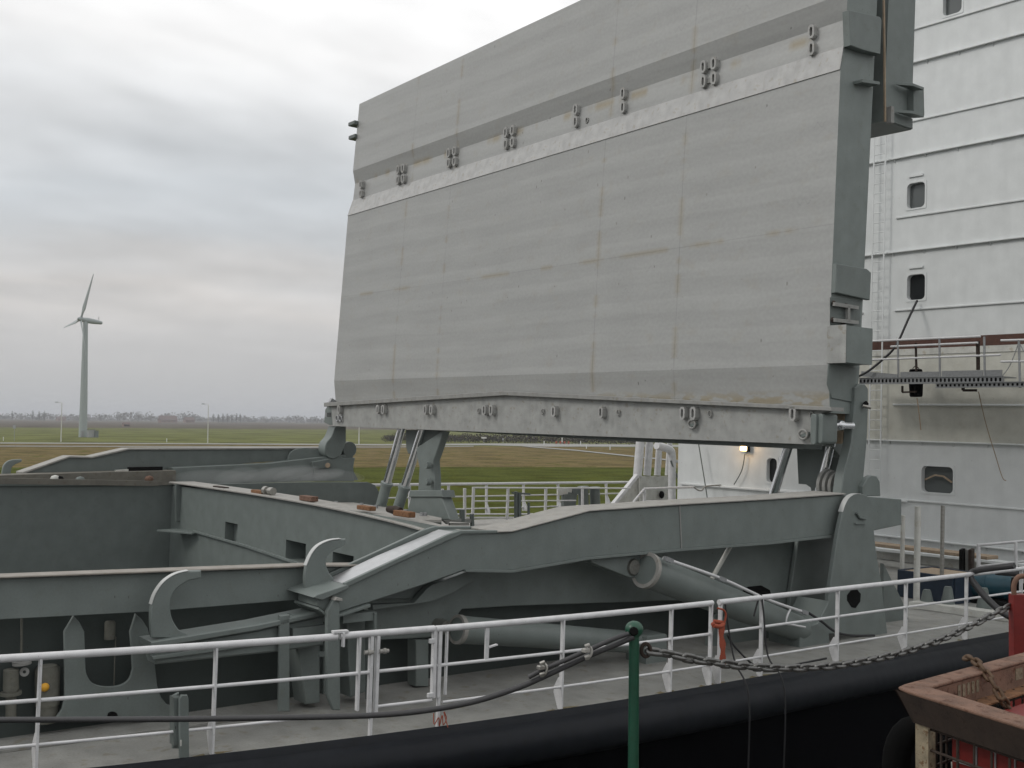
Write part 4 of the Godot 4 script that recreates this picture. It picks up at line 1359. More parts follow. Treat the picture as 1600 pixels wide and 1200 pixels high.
# ---------------------------------------------------------------- arms, hinge towers, cylinders
func lifting_gear() -> void:
	# near lifting arm: one dog-legged box beam, with lips along its sloping end
	var t := thing("hatch_lifter", "long dog-legged grey lifting arm on the near side of the hatch", "lifting arm", Vector3(11, 1.5, -11))
	var st := S()
	plate(st, "z", [Vector2(16.947, 2.183), Vector2(16.96, 1.748), Vector2(16.161, 1.677), Vector2(15.179, 1.65), Vector2(13.427, 1.595), Vector2(11.545, 1.583), Vector2(9.796, 1.549), Vector2(8.525, 1.451), Vector2(8.178, 1.455), Vector2(7.813, 1.499), Vector2(7.249, 1.364), Vector2(6.689, 1.249), Vector2(6.135, 1.134), Vector2(5.977, 1.112), Vector2(5.84, 1.22), Vector2(5.844, 1.309), Vector2(6.164, 1.406), Vector2(6.844, 1.648), Vector2(7.62, 1.899), Vector2(7.73, 1.933), Vector2(8.258, 1.925), Vector2(8.507, 1.924), Vector2(9.775, 2.146), Vector2(11.486, 2.194), Vector2(13.406, 2.231), Vector2(15.364, 2.283)], -10.8, -11.25, 0.012)
	put("beam", st, M.grey, t)
	st = S()
	plate(st, "z", [Vector2(8.243, 1.932), Vector2(8.491, 1.931), Vector2(9.756, 2.152), Vector2(11.464, 2.2), Vector2(13.381, 2.237), Vector2(15.302, 2.291), Vector2(15.301, 2.311), Vector2(13.38, 2.256), Vector2(11.464, 2.218), Vector2(9.756, 2.169), Vector2(8.49, 1.946), Vector2(8.242, 1.947)], -10.76, -11.38, 0.004)
	put("top_flange", st, M.walked, t)
	for z: float in [-10.76, -11.3]:
		st = S()
		plate(st, "z", [Vector2(6.153, 1.395), Vector2(6.832, 1.637), Vector2(7.606, 1.894), Vector2(7.734, 1.939), Vector2(8.253, 1.927), Vector2(8.252, 1.959), Vector2(7.696, 1.974), Vector2(7.53, 1.938), Vector2(6.83, 1.688), Vector2(6.151, 1.452)], z, z - 0.05, 0.006)
		put("guide_lip", st, M.grey, t)
	st = S()
	plate(st, "z", [Vector2(6.196, 1.421), Vector2(6.844, 1.654), Vector2(7.601, 1.898), Vector2(7.711, 1.934), Vector2(7.711, 1.945), Vector2(7.601, 1.911), Vector2(6.843, 1.667), Vector2(6.195, 1.433)], -10.84, -11.24, 0.001)
	put("groove_highlight", st, M.bright, t)  # strip added to draw the bright reflection in the groove
	st = S()
	plate(st, "z", [Vector2(5.751, 1.33), Vector2(5.796, 1.354), Vector2(6.163, 1.438), Vector2(6.189, 1.401), Vector2(5.861, 1.294)], -10.72, -11.4, 0.006)
	put("tip_plate", st, M.grey, t)
	st = S()
	plate(st, "z", [Vector2(5.833, 1.214), Vector2(5.978, 1.105), Vector2(6.135, 1.127), Vector2(6.482, 1.199), Vector2(6.484, 1.167), Vector2(6.137, 1.096), Vector2(5.979, 1.077), Vector2(5.818, 1.194)], -10.74, -11.3, 0.004)
	put("bottom_flange", st, M.grey, t)
	st = S()
	bar(st, Vector3(11.478, 2.199, -10.793), Vector3(11.538, 1.589, -10.793), 0.02, 0.008, Vector3.RIGHT)
	put("weld_seam", st, M.grey_worn, t)
	st = S()
	plate(st, "z", [Vector2(9.933, 1.506), Vector2(10.954, 1.524), Vector2(10.934, 1.368), Vector2(10.841, 1.224), Vector2(10.659, 1.218), Vector2(9.946, 1.463)], -10.9, -11.1, 0.008)
	put("clevis_plate", st, M.grey, t)
	st = S()
	plate(st, "z", [Vector2(7.799, 1.479), Vector2(8.51, 1.427), Vector2(9.779, 1.523), Vector2(11.525, 1.555), Vector2(13.403, 1.564), Vector2(15.152, 1.617), Vector2(15.151, 1.653), Vector2(13.402, 1.603), Vector2(11.524, 1.591), Vector2(9.778, 1.556), Vector2(8.509, 1.458), Vector2(7.798, 1.506)], -10.77, -11.28, 0.003)
	put("bottom_flange", st, M.grey, t)

	# near hinge tower
	t = thing("hinge_tower", "tall tapering grey hinge tower with rounded top beside the near rail", "hinge tower", Vector3(15, 0, -10.7))
	st = S()
	var tp := [Vector2(14.692, 0.143), Vector2(14.707, 0.718), Vector2(14.822, 1.25), Vector2(14.925, 1.707), Vector2(15.032, 2.027)]
	tp += curve2([Vector2(15.096, 2.147), Vector2(15.195, 2.247), Vector2(15.347, 2.301), Vector2(15.538, 2.303), Vector2(15.733, 2.248), Vector2(15.844, 2.111)], 3)
	tp += [Vector2(15.891, 1.704), Vector2(15.934, 1.483), Vector2(16.014, 1.187), Vector2(16.113, 0.889), Vector2(16.341, -0.082)]
	plate(st, "z", tp, -10.62, -10.70, 0.012)
	put("outer_plate", st, M.grey, t)
	st = S()
	plate(st, "z", tp, -11.35, -11.43, 0.012)
	put("inner_plate", st, M.grey, t)
	edge_highlight(t, curve2([Vector2(15.032, 2.027), Vector2(15.096, 2.147), Vector2(15.195, 2.247), Vector2(15.347, 2.301), Vector2(15.503, 2.303)], 3), -10.615, -10.705)
	st = S()
	plate(st, "z", [Vector2(15.184, 0.705), Vector2(15.283, 0.779), Vector2(15.438, 0.779), Vector2(15.544, 0.7), Vector2(15.53, 0.578), Vector2(15.412, 0.485), Vector2(15.309, 0.503), Vector2(15.186, 0.624)], -10.612, -10.63, 0.0)
	put("oval_opening", st, M.dark, t)
	st = S()
	tube(st, [Vector3(15.362, 2.01, -10.6), Vector3(15.451, 1.926, -10.6), Vector3(15.608, 1.901, -10.6)], 0.022, 6)
	put("grease_pipe", st, M.grey_dark, t)
	st = S()
	bar(st, Vector3(15.333, 1.837, -10.6), Vector3(15.628, 1.828, -10.6), 0.03, 0.02)
	put("small_ledge", st, M.grey, t)
	st = S()
	plate(st, "z", [Vector2(13.983, -0.051), Vector2(13.973, 0.268), Vector2(14.413, 0.327), Vector2(14.694, 0.649), Vector2(14.72, -0.165)], -10.6, -11.2, 0.01)
	put("foot_web", st, M.grey, t)
	st = S()
	plate(st, "z", [Vector2(17.136, 1.029), Vector2(17.357, 0.771), Vector2(17.6, 0.496), Vector2(17.848, 0.195), Vector2(18.021, -0.217), Vector2(17.17, -0.141)], -11.25, -11.33, 0.01)
	put("rear_gusset", st, M.grey_dark, t)

	# hinge link from the cover down to the tower
	t = thing("hinge_link", "thick grey hinge link joining the hatch cover to the near tower", "hinge link", Vector3(15.6, 2.1, -11.1))
	st = S()
	plate(st, "z", [Vector2(15.832, 4.037), Vector2(15.92, 4.105), Vector2(16.1, 4.114), Vector2(16.194, 4.042), Vector2(16.204, 3.687), Vector2(16.184, 3.149), Vector2(16.11, 2.57), Vector2(16.066, 2.239), Vector2(15.482, 2.248), Vector2(15.541, 2.583), Vector2(15.655, 2.867), Vector2(15.753, 3.142), Vector2(15.779, 3.44), Vector2(15.823, 3.76)], -10.98, -11.16, 0.015)
	put("link_plate", st, M.grey, t)
	st = S()
	plate(st, "z", [Vector2(15.832, 4.037), Vector2(16.066, 4.048), Vector2(16.057, 3.147), Vector2(15.736, 3.1), Vector2(15.779, 3.44), Vector2(15.823, 3.76)], -11.162, -11.44, 0.012)
	put("link_block", st, M.stained, t)
	st = S()
	plate(st, "z", [Vector2(15.963, 2.402), Vector2(16.103, 2.55), Vector2(16.211, 2.587), Vector2(16.358, 2.57), Vector2(16.453, 2.483), Vector2(16.479, 2.235), Vector2(15.968, 2.243)], -10.9, -11.0, 0.01)
	put("lug", st, M.grey, t)
	st = S()
	plate(st, "z", [Vector2(15.598, 3.557), Vector2(15.773, 3.616), Vector2(16.021, 3.678), Vector2(16.349, 3.689), Vector2(16.365, 3.138), Vector2(16.155, 2.851), Vector2(15.879, 3.045), Vector2(15.63, 3.106), Vector2(15.573, 3.234)], -11.46, -11.6, 0.012)
	put("ear_plate", st, M.grey, t)
	st = S()
	turned(st, Vector3(15.182, 3.404, -11), Vector3(15.773, 3.407, -11), [Vector2(0, 0), Vector2(0, 0.05), Vector2(0.35, 0.05), Vector2(0.36, 0.09), Vector2(0.5, 0.09), Vector2(0.5, 0.065), Vector2(1, 0.065), Vector2(1, 0)], 14)
	put("pin_bolt", st, M.chrome, t)
	st = S()
	plate(st, "x", rounded(Vector2(-10.953, 3.339), 0.10, 0.48, 0.05), 14.85, 15.25, 0.01)
	put("lug", st, M.grey, t)
	for k in 3:
		st = S()
		turned(st, Vector3(15.874, 2.381, -11.3) + Vector3(0, 0, -0.1 * k), Vector3(15.874, 2.381, -11.3) + Vector3(0, 0, -0.1 * k - 0.06), [Vector2(0, 0), Vector2(0, 0.24 + 0.02 * k), Vector2(1, 0.24 + 0.02 * k), Vector2(1, 0)], 24)
		put("sheave", st, M.grey_worn, t)
	st = S()
	ball(st, Vector3(16.055, 3.768, -10.93), Vector3(0.06, 0.06, 0.04), 10)
	put("pin_boss", st, M.dark, t)
	st = S()
	cyl(st, Vector3(15.995, 3.745, -10.95), Vector3(16.084, 3.716, -10.85), 0.03, 8)
	put("pin_boss", st, M.steel, t)

	# side structure under the arm, with its opening for the lower cylinder
	t = thing("cover_support_box", "dark grey side structure under the lifting arm with wide low opening", "support structure", Vector3(11, 0, -11.6))
	st = S()
	plate(st, "z", [Vector2(6.868, 1.175), Vector2(7.92, 1.379), Vector2(10.149, 1.468), Vector2(16.457, 1.541), Vector2(16.515, -0.38), Vector2(15.241, -0.254), Vector2(15.165, 0.015), Vector2(13.197, 0.534), Vector2(12.225, 0.722), Vector2(9.055, 0.88), Vector2(8.252, 0.901), Vector2(8.204, 0.856), Vector2(8.204, 0.6), Vector2(7.664, 0.594), Vector2(7.014, 0.633), Vector2(6.894, 0.757)], -11.45, -11.55, 0.008)
	put("side_plate", st, M.grey, t)
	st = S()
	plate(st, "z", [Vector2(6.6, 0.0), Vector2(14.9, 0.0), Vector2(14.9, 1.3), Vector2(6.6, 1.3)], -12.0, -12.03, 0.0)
	put("back_plate", st, M.grey_shade, t)
	st = S()
	plate(st, "z", [Vector2(6.774, 1.106), Vector2(7.362, 1.085), Vector2(7.54, 1.241), Vector2(7.613, 1.283), Vector2(8.253, 1.434), Vector2(8.238, 1.299), Vector2(7.921, 1.161), Vector2(7.621, 1.081), Vector2(7.181, 1.06), Vector2(6.793, 1.044)], -11.2, -11.3, 0.006)
	put("slanted_gusset", st, M.grey, t)
	st = S()
	plate(st, "z", [Vector2(7.538, 0.591), Vector2(7.726, 0.574), Vector2(7.748, 0.001), Vector2(7.56, 0.024)], -11.4, -11.6, 0.01)
	put("leg", st, M.grey, t)
	st = S()
	plate(st, "z", [Vector2(12.816, 0.086), Vector2(13.019, 0.455), Vector2(13.236, 0.535), Vector2(15.058, 0.029), Vector2(15.072, -0.388), Vector2(12.836, -0.511)], -11.35, -11.47, 0.008)
	put("cylinder_foot", st, M.grey, t)
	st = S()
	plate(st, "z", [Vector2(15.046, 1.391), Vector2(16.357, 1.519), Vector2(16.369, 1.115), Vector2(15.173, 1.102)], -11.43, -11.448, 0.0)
	put("recess_shade", st, M.grey_dark, t)  # flat darker plate, shade of the recess put into its colour
	st = S()
	bar(st, Vector3(15.108, 1.355, -11.4), Vector3(15.132, 1.102, -11.4), 0.06, 0.04)
	put("stiffener", st, M.grey, t)
	st = S()
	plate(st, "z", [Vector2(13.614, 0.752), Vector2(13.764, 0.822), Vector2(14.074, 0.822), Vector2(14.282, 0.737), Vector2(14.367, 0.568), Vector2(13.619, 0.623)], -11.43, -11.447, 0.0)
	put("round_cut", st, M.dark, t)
	st = S()
	cyl(st, Vector3(13.051, 1.526, -11.2), Vector3(12.637, 1.041, -11.2), 0.035, 8)
	put("brace_rod", st, M.white_old, t)

	# hydraulic cylinders
	t = hyd("hydraulic_cylinder", "big slanting grey hydraulic cylinder behind the white rail", Vector3(10.737, 1.353, -10.75), Vector3(14.366, 0.171, -10.75), 0.235, 0.20)
	st = S()
	var a := Vector3(10.92, 1.513, -10.55)
	tube(st, curve([a, Vector3(11.169, 1.436, -10.5), Vector3(12.088, 1.163, -10.5), Vector3(13.081, 0.803, -10.5), Vector3(13.867, 0.573, -10.5)], 4), 0.022, 8)
	put("hydraulic_pipe", st, M.rail, t)
	for p: Vector3 in [Vector3(10.967, 1.499, -10.5), Vector3(12.048, 1.175, -10.5), Vector3(13.929, 0.559, -10.5)]:
		st = S()
		bar(st, p - Vector3(0.06, -0.015, 0), p + Vector3(0.08, -0.03, 0), 0.06, 0.06)
		put("pipe_clamp", st, M.galv, t)
	st = S()
	tube(st, curve([Vector3(13.62, 0.641, -10.5), Vector3(13.508, 0.529, -10.48), Vector3(13.496, 0.426, -10.48), Vector3(13.617, 0.397, -10.48), Vector3(13.941, 0.331, -10.48)], 5), 0.016, 6)
	put("loose_strap", st, M.rail, t)
	st = S()
	tube(st, curve([Vector3(14.055, 0.53, -10.5), Vector3(14.323, 0.379, -10.45), Vector3(14.581, 0.219, -10.4), Vector3(14.923, 0.137, -10.35), Vector3(15.537, 0.08, -10.35)], 5), 0.02, 6)
	put("hose", st, M.rope, t)
	t = hyd("hydraulic_cylinder", "low dull grey hydraulic cylinder lying in the opening under the arm", Vector3(7.91, 0.731, -11.15), Vector3(11.249, 0.236, -11.15), 0.17, 0.15)
	st = S()
	box(st, Vector3(11.251, 0.174, -11.15), Vector3(0.4, 0.42, 0.4), 0.02)
	put("end_block", st, M.grey, t)

func hyd(called: String, label: String, a: Vector3, b: Vector3, r: float, r2: float) -> Node3D:
	var t := thing(called, label, "hydraulic cylinder", a)
	var d := (b - a).normalized()
	var st := S()
	turned(st, a + d * 0.06, b, [Vector2(0, 0), Vector2(0, r * 0.86), Vector2(0.02, r * 0.98), Vector2(0.03, r), Vector2(0.93, r2), Vector2(0.95, r2 * 0.9), Vector2(1.0, r2 * 0.55), Vector2(1, 0)], 28)
	put("barrel", st, M.grey, t)
	st = S()
	turned(st, a + d * 0.05, a + d * 0.11, [Vector2(0, r * 0.84), Vector2(0, r * 1.06), Vector2(1, r * 1.06), Vector2(1, r * 0.9)], 28)
	put("end_rim", st, M.walked, t)
	st = S()
	turned(st, a - d * 0.03 + Vector3(0, 0, -0.12), a - d * 0.03 + Vector3(0, 0, -0.32), [Vector2(0, 0), Vector2(0, r * 0.42), Vector2(0.1, r * 0.5), Vector2(1, r * 0.5), Vector2(1, 0)], 20)
	put("pivot_pin", st, M.steel, t)
	return t

# ---------------------------------------------------------------- fittings between the rail and the hatch
func deck_fittings() -> void:
	# hook plates
	var ha := hook("hook_plate", "upright curved grey hook plate rising at the tip of the lifting arm", -11.12, -11.18,
		curve2([Vector2(6.358, 1.895), Vector2(6.145, 1.882), Vector2(6.01, 1.83), Vector2(5.926, 1.741), Vector2(5.868, 1.617), Vector2(5.85, 1.469), Vector2(5.881, 1.29), Vector2(5.944, 1.109)], 4) + [Vector2(6.55, 1.061), Vector2(6.419, 1.216), Vector2(6.288, 1.392), Vector2(6.16, 1.515)] + curve2([Vector2(6.116, 1.603), Vector2(6.121, 1.689), Vector2(6.183, 1.758), Vector2(6.296, 1.803)], 4) + [Vector2(6.361, 1.837)])
	edge_highlight(ha, curve2([Vector2(6.292, 1.894), Vector2(6.145, 1.882), Vector2(6.01, 1.83), Vector2(5.926, 1.741), Vector2(5.868, 1.617)], 4), -11.115, -11.185)
	var h2 := curve2([Vector2(4.47, 1.649), Vector2(4.336, 1.624), Vector2(4.218, 1.553), Vector2(4.137, 1.442), Vector2(4.097, 1.31), Vector2(4.097, 1.162), Vector2(4.117, 1)], 4)
	h2 += [Vector2(4.568, 0.957), Vector2(4.462, 1.026)]
	h2 += curve2([Vector2(4.393, 1.058), Vector2(4.329, 1.155), Vector2(4.297, 1.262), Vector2(4.299, 1.379), Vector2(4.355, 1.479), Vector2(4.474, 1.55)], 4)
	h2 += [Vector2(4.611, 1.568), Vector2(4.608, 1.648)]
	var hb := hook("hook_plate", "curved grey hook plate merging into the coaming flange on the left", -11.02, -11.09, h2)
	edge_highlight(hb, curve2([Vector2(4.47, 1.649), Vector2(4.336, 1.624), Vector2(4.218, 1.553), Vector2(4.137, 1.442), Vector2(4.102, 1.335)], 4), -11.017, -11.093)
	# locking beam behind the rail
	var t := thing("locking_beam", "long ridged grey locking beam between the left hook plate and the pillars", "locking beam", Vector3(4.95, 0.839, -11))
	var st := S()
	plate(st, "z", [Vector2(4.081, 0.975), Vector2(5.23, 1.048), Vector2(6.03, 1.134), Vector2(6.032, 1.084), Vector2(5.233, 0.987), Vector2(4.091, 0.91)], -10.95, -11.3, 0.01)
	put("upper_ridge", st, M.grey, t)
	st = S()
	plate(st, "z", [Vector2(4.122, 0.899), Vector2(5.257, 0.976), Vector2(6.059, 1.068), Vector2(6.073, 0.733), Vector2(5.529, 0.718), Vector2(4.765, 0.722), Vector2(4.175, 0.727)], -11.03, -11.3, 0.02)
	put("beam", st, M.grey, t)
	st = S()
	plate(st, "z", [Vector2(4.107, 0.826), Vector2(4.738, 0.846), Vector2(6.039, 0.9), Vector2(6.041, 0.858), Vector2(4.74, 0.8), Vector2(4.122, 0.786)], -10.98, -11.1, 0.008)
	put("lower_ridge", st, M.grey, t)
	# pillars of the arm rest
	t = thing("arm_rest", "grey arm rest of upright pillars and wedges under the lifting arm's tip", "support frame", Vector3(6.2, 0, -11.1))
	var pil := [["post", [Vector2(5.478, 1.123), Vector2(5.599, 1.127), Vector2(5.642, 0.078), Vector2(5.513, 0.096)], -10.95, -11.0], ["wedge", [Vector2(5.798, 1.059), Vector2(6.1, 1.063), Vector2(6.141, 0.057), Vector2(5.965, 0.058), Vector2(5.826, 0.753)], -11.2, -11.5], ["post", [Vector2(5.913, 1.167), Vector2(5.993, 1.306), Vector2(6.064, 1.301), Vector2(6.121, 0.083), Vector2(6.034, 0.094), Vector2(5.949, 0.277)], -10.7, -10.76], ["wedge", [Vector2(6.412, 0.987), Vector2(6.689, 0.994), Vector2(6.724, 0.124), Vector2(6.506, 0.078)], -11.15, -11.4], ["post", [Vector2(6.614, 1.074), Vector2(6.656, 1.071), Vector2(6.696, 0.049), Vector2(6.663, 0.053)], -10.88, -11.1], ["wedge", [Vector2(6.197, 1.011), Vector2(6.254, 1.006), Vector2(6.291, 0.11), Vector2(6.233, 0.117)], -11.3, -11.35]]
	for p: Array in pil:
		st = S()
		plate(st, "z", p[1], p[2], p[3], 0.01)
		put(p[0], st, M.grey, t)
	st = S()
	plate(st, "z", [Vector2(5.981, 1.29), Vector2(6.004, 1.323), Vector2(6.076, 1.304), Vector2(6.077, 1.276)], -10.66, -10.82, 0.004)
	put("cap", st, M.walked, t)
	for b: Array in [[Vector3(5.648, 0.922, -11), Vector3(6.094, 0.931, -11), 0.09], [Vector3(6.231, 1.033, -10.95), Vector3(6.654, 1.034, -10.95), 0.10], [Vector3(5.994, 0.651, -11), Vector3(6.114, 0.639, -11), 0.05], [Vector3(5.678, 1.042, -11.1), Vector3(6.087, 1.051, -11.1), 0.12]]:
		st = S()
		bar(st, b[0], b[1], b[2], b[2], Vector3.UP)
		put("crossbar", st, M.grey, t)
	# coaming stay with its U-shaped opening
	t = thing("coaming_stay", "grey steel stay plate with a U-shaped opening and two pointed tops", "stay plate", Vector3(4.115, 0, -11.993))
	st = S()
	var us := [Vector2(3.254, 0.178), Vector2(3.362, 0.207), Vector2(3.414, 0.282), Vector2(3.434, 0.393), Vector2(3.42, 0.712), Vector2(3.399, 1.05), Vector2(3.486, 1.202), Vector2(3.545, 1.133), Vector2(3.6, 1.032), Vector2(3.628, 0.657)]
	us += curve2([Vector2(3.637, 0.611), Vector2(3.678, 0.529), Vector2(3.757, 0.475), Vector2(3.881, 0.447), Vector2(3.998, 0.453), Vector2(4.075, 0.503), Vector2(4.104, 0.604)], 3)
	us += [Vector2(4.081, 0.837), Vector2(4.061, 0.99), Vector2(4.113, 1.171), Vector2(4.183, 1.105), Vector2(4.248, 1.007), Vector2(4.303, 0.815), Vector2(4.338, 0.632), Vector2(4.376, 0.394), Vector2(4.422, 0.268), Vector2(4.48, 0.194), Vector2(4.587, 0.14), Vector2(4.593, -0.009)]
	plate(st, "z", us, -11.5, -11.54, 0.008)
	put("stay_plate", st, M.grey, t)
	st = S()
	plate(st, "z", curve2([Vector2(3.864, 0.153), Vector2(3.876, 0.184), Vector2(3.914, 0.192), Vector2(3.954, 0.173), Vector2(3.969, 0.139)], 3), -11.49, -11.52, 0.0)
	put("drain_hole", st, M.dark, t)
	st = S()
	plate(st, "y", [Vector2(2.0, -11.3), Vector2(5.2, -11.15), Vector2(5.2, -11.6), Vector2(2.0, -11.6)], 0.0, 0.03, 0.004)
	put("foot_plate", st, M.deck, t)
	# short lugs hanging in the dark below the girder
	t = thing("dogging_cleat", "short grey cylindrical cleat hanging in the U-shaped opening", "cleat", Vector3(3.903, 0.992, -11.66))
	st = S()
	turned(st, Vector3(3.905, 1.091, -11.66), Vector3(3.907, 0.892, -11.66), [Vector2(0, 0.01), Vector2(0.02, 0.045), Vector2(0.1, 0.055), Vector2(0.95, 0.055), Vector2(1, 0.0)], 14)
	put("body", st, M.dull, t)
	st = S()
	tube(st, [Vector3(3.972, 0.919, -11.66), Vector3(3.969, 0.688, -11.66), Vector3(3.974, 0.41, -11.66)], 0.007, 5)
	put("pull_wire", st, M.dull, t)
	# valves and the cabinet at far left
	t = thing("hydrant", "pale pipe stand with a flange in the shadow at far left", "hydrant", Vector3(2.957, 0.269, -11.64))
	st = S()
	turned(st, Vector3(2.972, 0.204, -11.64), Vector3(2.95, 0.699, -11.64), [Vector2(0, 0.05), Vector2(0.5, 0.05), Vector2(0.5, 0.10), Vector2(0.56, 0.10), Vector2(0.56, 0.055), Vector2(0.62, 0.075), Vector2(1, 0.07), Vector2(1, 0)], 16)
	put("standpipe", st, M.dull, t)
	st = S()
	turned(st, Vector3(3.072, 0.665, -11.62), Vector3(3.077, 0.66, -11.64), [Vector2(0, 0.015), Vector2(0, 0.045), Vector2(1, 0.045)], 14)
	put("hose_coupling", st, M.grey_worn, t)
	st = S()
	cyl(st, Vector3(3.032, 1.259, -11.66), Vector3(3.048, 0.754, -11.66), 0.012, 6)
	put("valve_stem", st, M.dull, t)
	st = S()
	disc(st, Vector3(3.048, 0.764, -11.64), Vector3.UP, 0.0, 0.09, 16)
	cyl(st, Vector3(3.048, 0.764, -11.64), Vector3(3.05, 0.739, -11.64), 0.09, 16)
	put("hand_wheel", st, M.grey_worn, t)
	t = thing("deck_light", "dull cylindrical deck light housing with an amber lens in the shadow", "deck light", Vector3(3.322, 0.188, -11.64))
	st = S()
	turned(st, Vector3(3.324, 0.132, -11.66), Vector3(3.299, 0.695, -11.66), [Vector2(0, 0.10), Vector2(0.3, 0.10), Vector2(0.3, 0.115), Vector2(0.95, 0.12), Vector2(1, 0.09), Vector2(1, 0)], 18)
	put("housing", st, M.dull, t)
	st = S()
	ball(st, Vector3(3.247, 0.511, -11.53), Vector3(0.045, 0.045, 0.03), 10)
	put("amber_lens", st, M.yellow, t)
	# bollard by the rail
	t = thing("channel_post", "short grey double-plate post with a pin hole inside the left rail", "post", Vector3(4.186, 0, -10.322))
	var z := -10.2
	st = S()
	plate(st, "z", [Vector2(4.066, 0.577), Vector2(4.134, 0.605), Vector2(4.156, 0.07), Vector2(4.093, 0.08)], -10.34, -10.30, 0.008)
	put("cheek_plate", st, M.grey, t)
	st = S()
	plate(st, "z", [Vector2(4.076, 0.583), Vector2(4.099, 0.616), Vector2(4.156, 0.609), Vector2(4.17, 0.571), Vector2(4.2, 0.011), Vector2(4.106, 0.026)], -10.19, -10.15, 0.008)
	put("cheek_plate", st, M.grey, t)
	st = S()
	plate(st, "z", [Vector2(4.039, 0.589), Vector2(4.114, 0.58), Vector2(4.133, 0.128), Vector2(4.058, 0.14)], -10.3, -10.19, 0.004)
	put("web", st, M.grey_dark, t)
	st = S()
	plate(st, "z", rounded(Vector2(4.107, 0.17), 0.016, 0.06, 0.007), -10.147, -10.14, 0.0)
	put("pin_hole", st, M.white_old, t)

# pale strip that paints a highlight along the upper edge of a curved plate
func edge_highlight(t: Node3D, run: Array, a: float, b: float) -> void:
	var back := []
	for i in run.size():
		var p: Vector2 = run[i]
		var q: Vector2 = run[mini(i + 1, run.size() - 1)]
		var o: Vector2 = run[maxi(i - 1, 0)]
		var d := (q - o).normalized()
		var nn := Vector2(-d.y, d.x)
		if nn.y < 0.0 and absf(nn.y) > absf(nn.x): nn = -nn
		if nn.x > 0.0 and absf(nn.x) >= absf(nn.y): nn = -nn
		back.append(p + nn * 0.008)
	back.reverse()
	var st := S()
	plate(st, "z", run + back, a, b, 0.001)
	put("edge_highlight", st, M.edge, t)

func hook(called: String, label: String, a: float, b: float, outline: Array) -> Node3D:
	var t := thing(called, label, "hook plate", lift("z", outline[0], a) * Vector3(1, 0, 1) + Vector3(0, 1.2, 0))
	var st := S()
	plate(st, "z", outline, a, b, 0.012)
	put("plate", st, M.grey, t)
	return t

# ---------------------------------------------------------------- white guard rails
func on_edge(x: float, y: float, inward := 0.0) -> Vector3:
	return Vector3(x, y, edge_z(x) - inward)

func rail_run(t: Node3D, x0: float, x1: float, y: float, r: float, called: String) -> void:
	var pts := []
	var n := maxi(2, int((x1 - x0) / 0.5))
	for i in n + 1: pts.append(on_edge(lerpf(x0, x1, float(i) / n), y))
	var st := S()
	tube(st, pts, r, 12)
	put(called, st, M.rail, t)

func rail_post(t: Node3D, x: float, y0 := 0.0, y1 := 1.03, w := 0.055, gusset := true) -> void:
	var p := on_edge(x, 0)
	var st := S()
	box(st, p + Vector3(0, (y0 + y1) * 0.5, 0), Vector3(0.022, y1 - y0, w), 0.004)
	var po := put("post", st, M.rail, t)
	if gusset:
		st = S()
		plate(st, "x", [Vector2(p.z - w * 0.5, 0.0), Vector2(p.z - w * 0.5, 0.36), Vector2(p.z - w * 0.5 - 0.03, 0.36), Vector2(p.z - w * 0.5 - 0.10, 0.24), Vector2(p.z - w * 0.5 - 0.10, 0.18), Vector2(p.z - w * 0.5 - 0.02, 0.0)], p.x - 0.007, p.x + 0.007, 0.002)
		put("gusset", st, M.rail, po)
	st = S()
	plate(st, "y", [Vector2(p.x - 0.05, p.z - 0.1), Vector2(p.x + 0.05, p.z - 0.1), Vector2(p.x + 0.05, p.z + 0.05), Vector2(p.x - 0.05, p.z + 0.05)], 0.0, 0.008, 0.002)
	put("foot", st, M.grey_worn, po)
	var blot := []
	for k in 11:
		var a := TAU * k / 11.0
		blot.append(Vector2(p.x + cos(a) * rng.randf_range(0.10, 0.30), p.z - 0.03 + sin(a) * rng.randf_range(0.03, 0.09)))
	st = S()
	plate(st, "y", blot, 0.001, 0.003, 0.0)
	put("rust_bloom", st, M.deck_stain, po)

